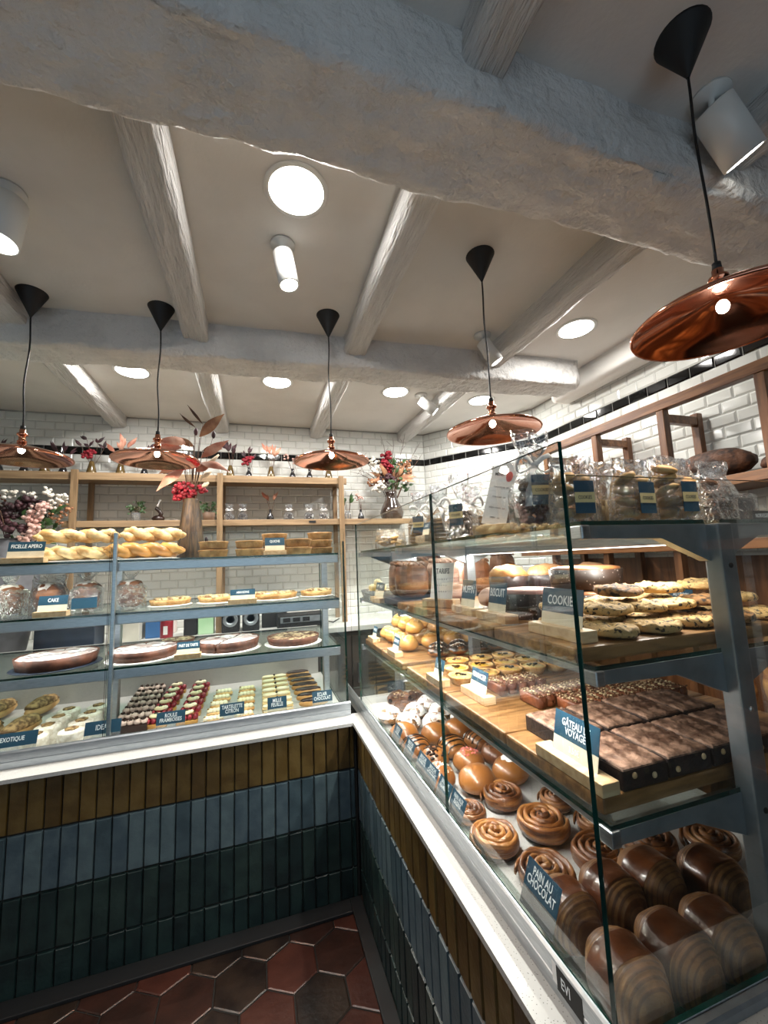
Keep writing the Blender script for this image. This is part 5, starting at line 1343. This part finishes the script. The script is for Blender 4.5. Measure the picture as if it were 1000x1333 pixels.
# potted greenery
def pot_plant(px, m, lab, sd, w):
    r = thing('potted_plant', (XW(px, ZW), 3.62, ZW), lab, 'potted plant', 'small green plants on the lower plank'); rr = random.Random(sd)
    b = MB(); b.lathe([(0, 0), (w*.8, 0), (w, .075), (w*.9, .078), (w*.85, .06), (0, .06)], 22); b.build('pot', m, r)
    b = MB()
    for k in range(46):
        a = rr.uniform(0, 6.3); q = rr.uniform(.01, .055); p = Vector((q*cos(a), q*sin(a)*.8, .07+rr.uniform(0, .09))); leaf(b, p, p+Vector((cos(a)*.025, sin(a)*.02, rr.uniform(-.01, .025))), .009)
    b.build('foliage', m_green, r)
    b = MB()
    for k in range(5): b.tube(stem_pts((0, 0, .058), (rr.uniform(-.04, .04), rr.uniform(-.03, .03), .13), .004), .002, 5)
    b.build('stem', m_stem, r)
pot_plant(177, m_acry, 'small bushy green plant in a clear glass pot', 1, .032)
pot_plant(272, m_terra, 'small green plant in a wide brown pot behind the tall vase', 2, .05)
# small ribboned bags of dark sweets
def treat(px, lab, sd, y=3.60):
    r = thing('sweet_bag', (XW(px, ZW), y, ZW), lab, 'bag', 'small ribboned bags of dark sweets'); rr = random.Random(sd)
    for k in range(9):
        b = MB(); b.ell((rr.uniform(-.025, .025), rr.uniform(-.012, .012), .014+.018*(k//3)), (.014, .013, .012), 8, 6, .1, 2, k); b.build('dark_sweet', m_choc, r)
    bag_mesh(.085, .05, .15, 'tied', sd, .6).build('cellophane', m_cello, r)
    b = MB()
    for s in (-1, 1): b.tube([(0, -.008, .095), (s*.02, -.012, .108), (s*.032, -.012, .098), (s*.018, -.012, .09), (0, -.010, .095)], .004, 6)
    b.build('white_ribbon', m_sheet, r)
for k, (px, lab) in enumerate(((299, 'small ribboned bag of dark sweets next to the middle upright'), (316, 'small ribboned bag of dark sweets between the middle upright and the feathery vase'), (376, 'small ribboned bag of dark sweets, first past the feathery vase'),
                               (402, 'small ribboned bag of dark sweets above the little black plate'), (421, 'small ribboned bag of dark sweets beside the end upright'))): treat(px, lab, 70+k)
r = thing('name_plate', (XW(404, ZW-.02), 3.4735, 1.905), 'tiny black plate on the lower plank edge', 'sign')
b = MB(); b.cbox(-.03, .03, -.003, .0, -.01, .01, .0005); b.build('plate', m_black, r)
# black bird-like bag ornament
r = thing('dark_ornament', (XW(206, ZW), 3.62, ZW), 'black curled chocolate figure with white ribbon on the lower plank', 'ornament')
b = MB(); b.ell((0, 0, .028), (.048, .03, .028), 18, 10, .15, 2, 3, .2); b.build('base', m_choc, r)
b = MB(); b.tube([(.01, 0, .04), (.02, 0, .07), (.005, 0, .095), (-.015, 0, .11), (-.01, 0, .13)], [.018, .016, .016, .014, .008], 9); b.build('body', m_choc, r)
b = MB(); b.tube([(-.01, 0, .128), (0, 0, .155), (.012, 0, .185)], [.010, .004, .009], 7); b.build('white_ribbon', m_sheet, r)

# ------------------------------------------------------------------ big bouquets
def flower_cluster(b, c, n, spread, s, rr, squash=.8):
    for k in range(n):
        d = Vector((rr.gauss(0, 1), rr.gauss(0, 1), rr.gauss(0, 1))).normalized()*spread*rr.random()**.4
        b.ell((c[0]+d.x, c[1]+d.y*.8, c[2]+d.z*squash), (s*rr.uniform(.7, 1.2), s*rr.uniform(.7, 1.2), s*.8), 7, 5, .25, 3, k)
# smoky glass vase by the chamfer
bx_, by_, bz_ = XW(511, ZW), 3.63, ZW
r = thing('bouquet_vase', (bx_, by_, bz_), 'big wild bouquet in a smoky glass vase at the end of the lower plank', 'bouquet'); rr = random.Random(5)
b = MB(); b.lathe([(0, 0), (.085, 0), (.105, .03), (.115, .07), (.095, .13), (.06, .20), (.052, .25), (.060, .275), (.054, .275), (.045, .24)], 28); b.build('vase_body', m_smoke, r)
st = MB(); 
for k in range(13):
    a = rr.uniform(0, 6.3); st.tube(stem_pts((0, 0, .1), (.2*cos(a), .10*sin(a), .48+rr.uniform(0, .14)), .01), .003, 5)
st.build('stem', m_stem, r)
tw = MB()
for (dx, dz) in ((-.34, .66), (-.30, .50), (-.06, .86), (.02, .80), (.16, .86), (.30, .76), (.38, .70), (-.38, .48)):
    p0 = Vector((0, 0, .3)); p1 = Vector((dx*.6, rr.uniform(-.05, .05), .3+(dz-.3)*.55)); p2 = Vector((dx, rr.uniform(-.08, .08), dz))
    tw.tube([p0, p0.lerp(p1, .5), p1, p1.lerp(p2, .5)+Vector((.01, 0, .01)), p2], [.003, .003, .0028, .002, .001], 5)
    for j in range(2): q = p1.lerp(p2, .3+.3*j); tw.tube([q, q+Vector((rr.uniform(-.06, .06), 0, rr.uniform(.02, .07)))], .0014, 4)
tw.build('bare_twigs', m_stem, r)
for nm, m, cs, n, sp_, s in (('white_blossom', m_whitef, [(-.17, -.03, .56), (-.15, -.04, .47), (-.12, -.06, .33), (-.16, -.06, .30), (.13, -.05, .36)], 15, .055, .016), ('red_flower', m_red, [(-.05, -.05, .62), (-.06, -.04, .53), (-.02, -.04, .50)], 26, .055, .018),
                            ('plum_flower', m_leafd, [(-.06, -.02, .43), (-.10, -.01, .40), (-.01, -.03, .40)], 24, .06, .018), ('rust_flower', m_leafb, [(.13, -.02, .55), (.17, -.02, .48), (-.21, -.03, .36), (.19, 0, .56)], 20, .055, .014)):
    b = MB()
    for c in cs: flower_cluster(b, c, n, sp_, s, rr)
    b.build(nm, m, r)
b = MB()
for k in range(50):
    c = Vector((rr.uniform(-.04, .17), rr.uniform(-.08, .05), rr.uniform(.28, .56))); d = Vector((rr.uniform(-.05, .08), rr.uniform(-.04, .02), rr.uniform(-.05, .07))); leaf(b, c, c+d, .016)
b.build('green_foliage', m_green, r)
b = MB()
for k in range(16):
    a = rr.uniform(-.6, 3.7); c = Vector((.06*cos(a), -.02, .40)); leaf(b, c, c+Vector((cos(a)*.17, rr.uniform(-.1, .02), sin(a)*.16)), .022)
b.build('bronze_foliage', m_leafb, r)
# blush bouquet at the picture edge, in a tall grey vase on the back worktop
r = thing('bouquet_vase', (x_at(18, 3.42, 1.75), 3.42, 1.0405), 'blush, white and plum bouquet in a tall grey vase at the picture edge', 'bouquet'); rr = random.Random(9)
b = MB(); b.lathe([(0, 0), (.10, 0), (.13, .2), (.15, .5), (.14, .66), (.10, .74), (.085, .76), (.08, .74)], 28); b.build('vase_body', mat('grey stoneware', '6a6a70', '7d7d84', 8, .5), r)
st = MB()
for k in range(12): a = rr.uniform(0, 6.3); st.tube(stem_pts((0, 0, .5), (.22*cos(a), .12*sin(a), .92+rr.uniform(0, .15)), .01), .003, 5)
st.build('stem', m_stem, r)
for nm, m, cs, n, sp_, s in (('white_blossom', m_whitef, [(.10, -.06, 1.06), (.20, -.05, 1.08), (.24, -.05, 1.0), (-.02, -.06, 1.06), (.28, -.04, 1.04)], 14, .05, .015), ('blush_blossom', m_blush, [(.14, -.10, .90), (.15, -.10, .82), (.18, -.09, .96), (.12, -.09, .76)], 26, .055, .016),
                            ('plum_flower', m_leafd, [(-.06, -.06, .88), (.03, -.08, .82), (.10, -.04, 1.0), (-.12, -.04, .95), (.02, -.06, .96)], 30, .075, .020), ('bronze_foliage', m_leafb, [(-.1, -.04, 1.02), (.3, -.03, .96), (.25, -.03, .9)], 16, .06, .012)):
    b = MB()
    for c in cs: flower_cluster(b, c, n, sp_, s, rr)
    b.build(nm, m, r)
b = MB()
for k in range(34):
    c = Vector((rr.uniform(-.05, .26), rr.uniform(-.09, .04), rr.uniform(.74, 1.02))); leaf(b, c, c+Vector((rr.uniform(-.04, .10), rr.uniform(-.04, .02), rr.uniform(-.04, .06))), .016)
b.build('green_foliage', m_green, r)
# tall ribbed vase of dried leaves standing on the cake case
vx, vy, vz = x_at(248, 2.52, ZC2), 2.52, ZC2
r = thing('bouquet_vase', (vx, vy, vz), 'tall ribbed brown vase of pink dried leaves standing on the cake case', 'bouquet'); rr = random.Random(14)
b = MB(); b.lathe([(0, 0), (.066, 0), (.070, .02), (.062, .16), (.048, .27), (.040, .335), (.042, .345), (.037, .345), (.033, .30)], 40, flute=.03, nf=20); b.build('vase_body', m_bark, r)
st = MB()
def W(px, py): q = on_y(px, py, vy); return Vector((q.x-vx, q.y-vy, q.z-vz))
lv = [((238, 585), (208, 583), .034, m_leafp), ((243, 600), (214, 612), .034, m_leafp), ((240, 612), (214, 635), .030, m_leafp), ((252, 580), (233, 571), .020, m_leafb), ((260, 570), (285, 546), .032, m_leafb), ((262, 596), (290, 578), .030, m_leafp),
      ((262, 604), (291, 614), .032, m_leafp), ((250, 592), (236, 600), .036, m_leafp), ((256, 615), (272, 605), .026, m_leafp), ((246, 575), (212, 578), .028, m_leafp), ((264, 586), (284, 585), .024, m_leafb)]
for k, (a, c, w, m) in enumerate(lv):
    st.tube([(0, 0, .25), W(*a)*.55+Vector((0, 0, .12)), W(*a)], .0022, 5)
    b = MB(); leaf(b, W(*a)+Vector((0, rr.uniform(-.04, .04), 0)), W(*a).lerp(W(*c), 1.3)+Vector((0, rr.uniform(-.08, .03), 0)), w*.95, .16); b.build('dried_leaf', m, r)
for (a, c) in (((264, 552), (244, 527)), ((254, 556), (234, 538))):
    b = MB(); leaf(b, W(*a), W(*c), .008, .15); st.tube([(0, 0, .25), W(*a)*.6+Vector((0, 0, .12)), W(*a)], .0018, 5); b.build('grass_blade', m_stem, r)
for (px, py) in ((255, 562), (278, 566)):
    b = MB(); b.ell(W(px, py), (.012, .010, .024), 8, 6); st.tube([(0, 0, .25), W(px, py)], .0016, 5); b.build('dark_bud', m_leafd, r)
for (a, c) in (((266, 610), (285, 592)), ((262, 622), (275, 614)), ((263, 634), (272, 628))):
    b = MB(); b.tube([W(*a), W(*a).lerp(W(*c), .5), W(*c)], [.006, .014, .005], 8); b.build('bunny_tail', m_pampas, r)
st.build('stem', m_stem, r)
b = MB()
flower_cluster(b, W(238, 640), 70, .068, .014, rr); b.build('red_flower', m_red, r)
b = MB(); flower_cluster(b, W(261, 636)+Vector((0, .02, 0)), 24, .035, .012, rr); b.build('red_flower', m_red, r)
# little dark figure beside the vase
o = MB().ell((0, 0, .036), (.022, .02, .03), 12, 8, .25, 3, 1).ell((.004, 0, .075), (.016, .015, .024), 10, 7, .25, 3, 2).ell((-.002, 0, .115), (.010, .010, .020), 8, 6, .2, 3, 3).build('dried_sprig', m_leafd, None, (x_at(269, 2.64, ZC2), 2.64, ZC2))
tag(o, 'small dark dried sprig standing behind the tall brown vase', 'plant')

# ------------------------------------------------------------------ back worktop and what stands on it
b = MB(); b.cbox(XL+.02, 1.40, 3.22, 3.845, 1.0, 1.04, .004); tag(b.build('back_worktop', m_white), 'pale worktop along the back wall seen through the cake case', 'worktop')
for k, (x0, x1) in enumerate(((-2.65, -1.30), (-1.29, .04), (.05, 1.38))):
    r = thing('base_cabinet', ((x0+x1)/2, 3.54, 0), 'dark base cabinet under the back worktop, %s along from the blush bouquet' % ORD[k], 'cabinet', 'base cabinets'); h_ = (x1-x0)/2
    b = MB(); b.box(-h_, h_, -.28, .30, 0, .9995); b.build('body', m_shop, r)
    for s in (-1, 1):
        b = MB(); b.cbox(min(0, s*h_)+.004, max(0, s*h_)-.004, -.30, -.2805, .08, .96, .003); d = b.build('door', m_shop, r)
        b = MB(); b.cbox(s*.05-.006, s*.05+.006, -.318, -.3005, .6, .75, .002); b.build('handle', m_alu, d)
ZWk = 1.0405
def kbox(px, w, d, h, y, m, name, lab, cat):
    o = MB().cbox(-w/2, w/2, -d/2, d/2, 0, h, .006).build(name, m, None, (x_at(px, y, ZWk+.05), y, ZWk)); return tag(o, lab, cat)
# coffee grinders
for k, (px, lab) in enumerate(((301, 'black coffee grinder on the back worktop, next to the green box'), (327, 'black coffee grinder on the back worktop, beside the scales'))):
    r = thing('coffee_grinder', (x_at(px, 3.5, 1.1), 3.5, ZWk), lab, 'coffee grinder', 'black coffee grinders')
    b = MB(); b.cbox(-.065, .065, -.09, .09, 0, .20, .01); b.build('body', m_black, r)
    b = MB(); b.lathe([(.052, 0), (.056, .012), (.045, .016), (.030, .012), (.030, 0)], 24, M=Matrix.Translation((0, -.0905, .10)) @ Matrix.Rotation(pi/2, 4, 'X')); b.build('dial', m_alud, r)
kbox(357, .20, .18, .20, 3.60, m_black, 'storage_box', 'black box on the back worktop between grinders and till', 'box')
r = thing('card_till', (x_at(392, 3.40, 1.1), 3.40, ZWk), 'black and grey till with display on the back worktop', 'till')
b = MB(); b.cbox(-.19, .19, -.12, .12, 0, .11, .015); b.build('body', m_black, r)
b = MB(); b.cbox(-.17, .17, -.1275, -.1205, .055, .10, .003); b.build('display_panel', m_alud, r)
for k in range(3): b = MB(); b.box(-.15+.075*k, -.095+.075*k, -.1295, -.128, .062, .094); b.build('dark_key', m_black, r)
b = MB(); b.tube([(.19, .05, .03), (.27, .04, .01), (.33, .08, .03)], .005, 6); b.build('cable', m_cable, r)
r = thing('drink_can', (x_at(217, 3.36, 1.1), 3.36, ZWk), 'red drink can on the back worktop', 'can')
b = MB(); b.lathe([(0, 0), (.035, 0), (.043, .012), (.043, .128), (.036, .142), (.036, .146), (.032, .146), (.030, .140), (0, .140)], 26); b.build('can_body', mat('red can paint', '8a1420', '98202a', 5, .3, .3), r)
b = MB(); b.box(-.014, .014, -.0445, -.0432, .04, .10); b.build('white_label', m_sheet, r)
kbox(203, .11, .16, .15, 3.55, mat('blue carton', '2f5f94', '3a6ca4', 4, .5), 'carton', 'blue carton on the back worktop behind the red can', 'carton')
kbox(222, .08, .1, .15, 3.70, m_kraft, 'carton', 'tan carton on the back worktop next to the blue carton', 'carton')
kbox(249, .09, .12, .19, 3.50, m_black, 'carton', 'tall black carton on the back worktop next to the green box', 'carton')
kbox(269, .11, .12, .15, 3.50, mat('pale green carton', '9cc79a', 'b4d6b0', 4, .5), 'carton', 'pale green carton on the back worktop beside the grinders', 'carton')
kbox(166, .20, .2, .15, 3.50, mat('cream box', 'c9c4b6', 'd6d1c4', 8, .6), 'storage_box', 'cream box with lid on the back worktop past the mullion', 'box')
kbox(92, .34, .2, .22, 3.36, m_navy, 'storage_box', 'dark navy box on the back worktop behind the dark board tart', 'box')
# ------------------------------------------------------------------ light, exposure
def led(loc, power, sx, sy, rot=(0,0,0), col=NEUT): return light('led_light', 'AREA', loc, power, col, sx, rot, size_y=sy)
for z, p_ in zip(SZ_L, (12, 12, 10)): led((-1.1, 2.180, z-.044), p_, 2.9, .012, (radians(-20), 0, 0))
led((PX_, 1.52, 1.5565), 12, .012, 1.7)
led((.6195, 1.50, SZ_R[1]-.0285), 11, .012, 1.66)
led((.6195, 1.65, SZ_R[2]-.0285), 6.5, .012, 1.36)
w = bpy.data.worlds.new('daylight'); SC.world = w; w.use_nodes = True
bg = w.node_tree.nodes['Background']; bg.inputs[0].default_value = (.66, .82, 1, 1); bg.inputs[1].default_value = .95
vs = SC.view_settings
vs.view_transform = 'Standard'; vs.look = 'None'; vs.gamma = 1; vs.use_curve_mapping = False; vs.exposure = 0.35
cy = SC.cycles
cy.transparent_max_bounces = 40; cy.max_bounces = 8; cy.diffuse_bounces = 3; cy.glossy_bounces = 4; cy.transmission_bounces = 6
cy.use_denoising = True; cy.caustics_reflective = False; cy.caustics_refractive = False; cy.sample_clamp_indirect = 4
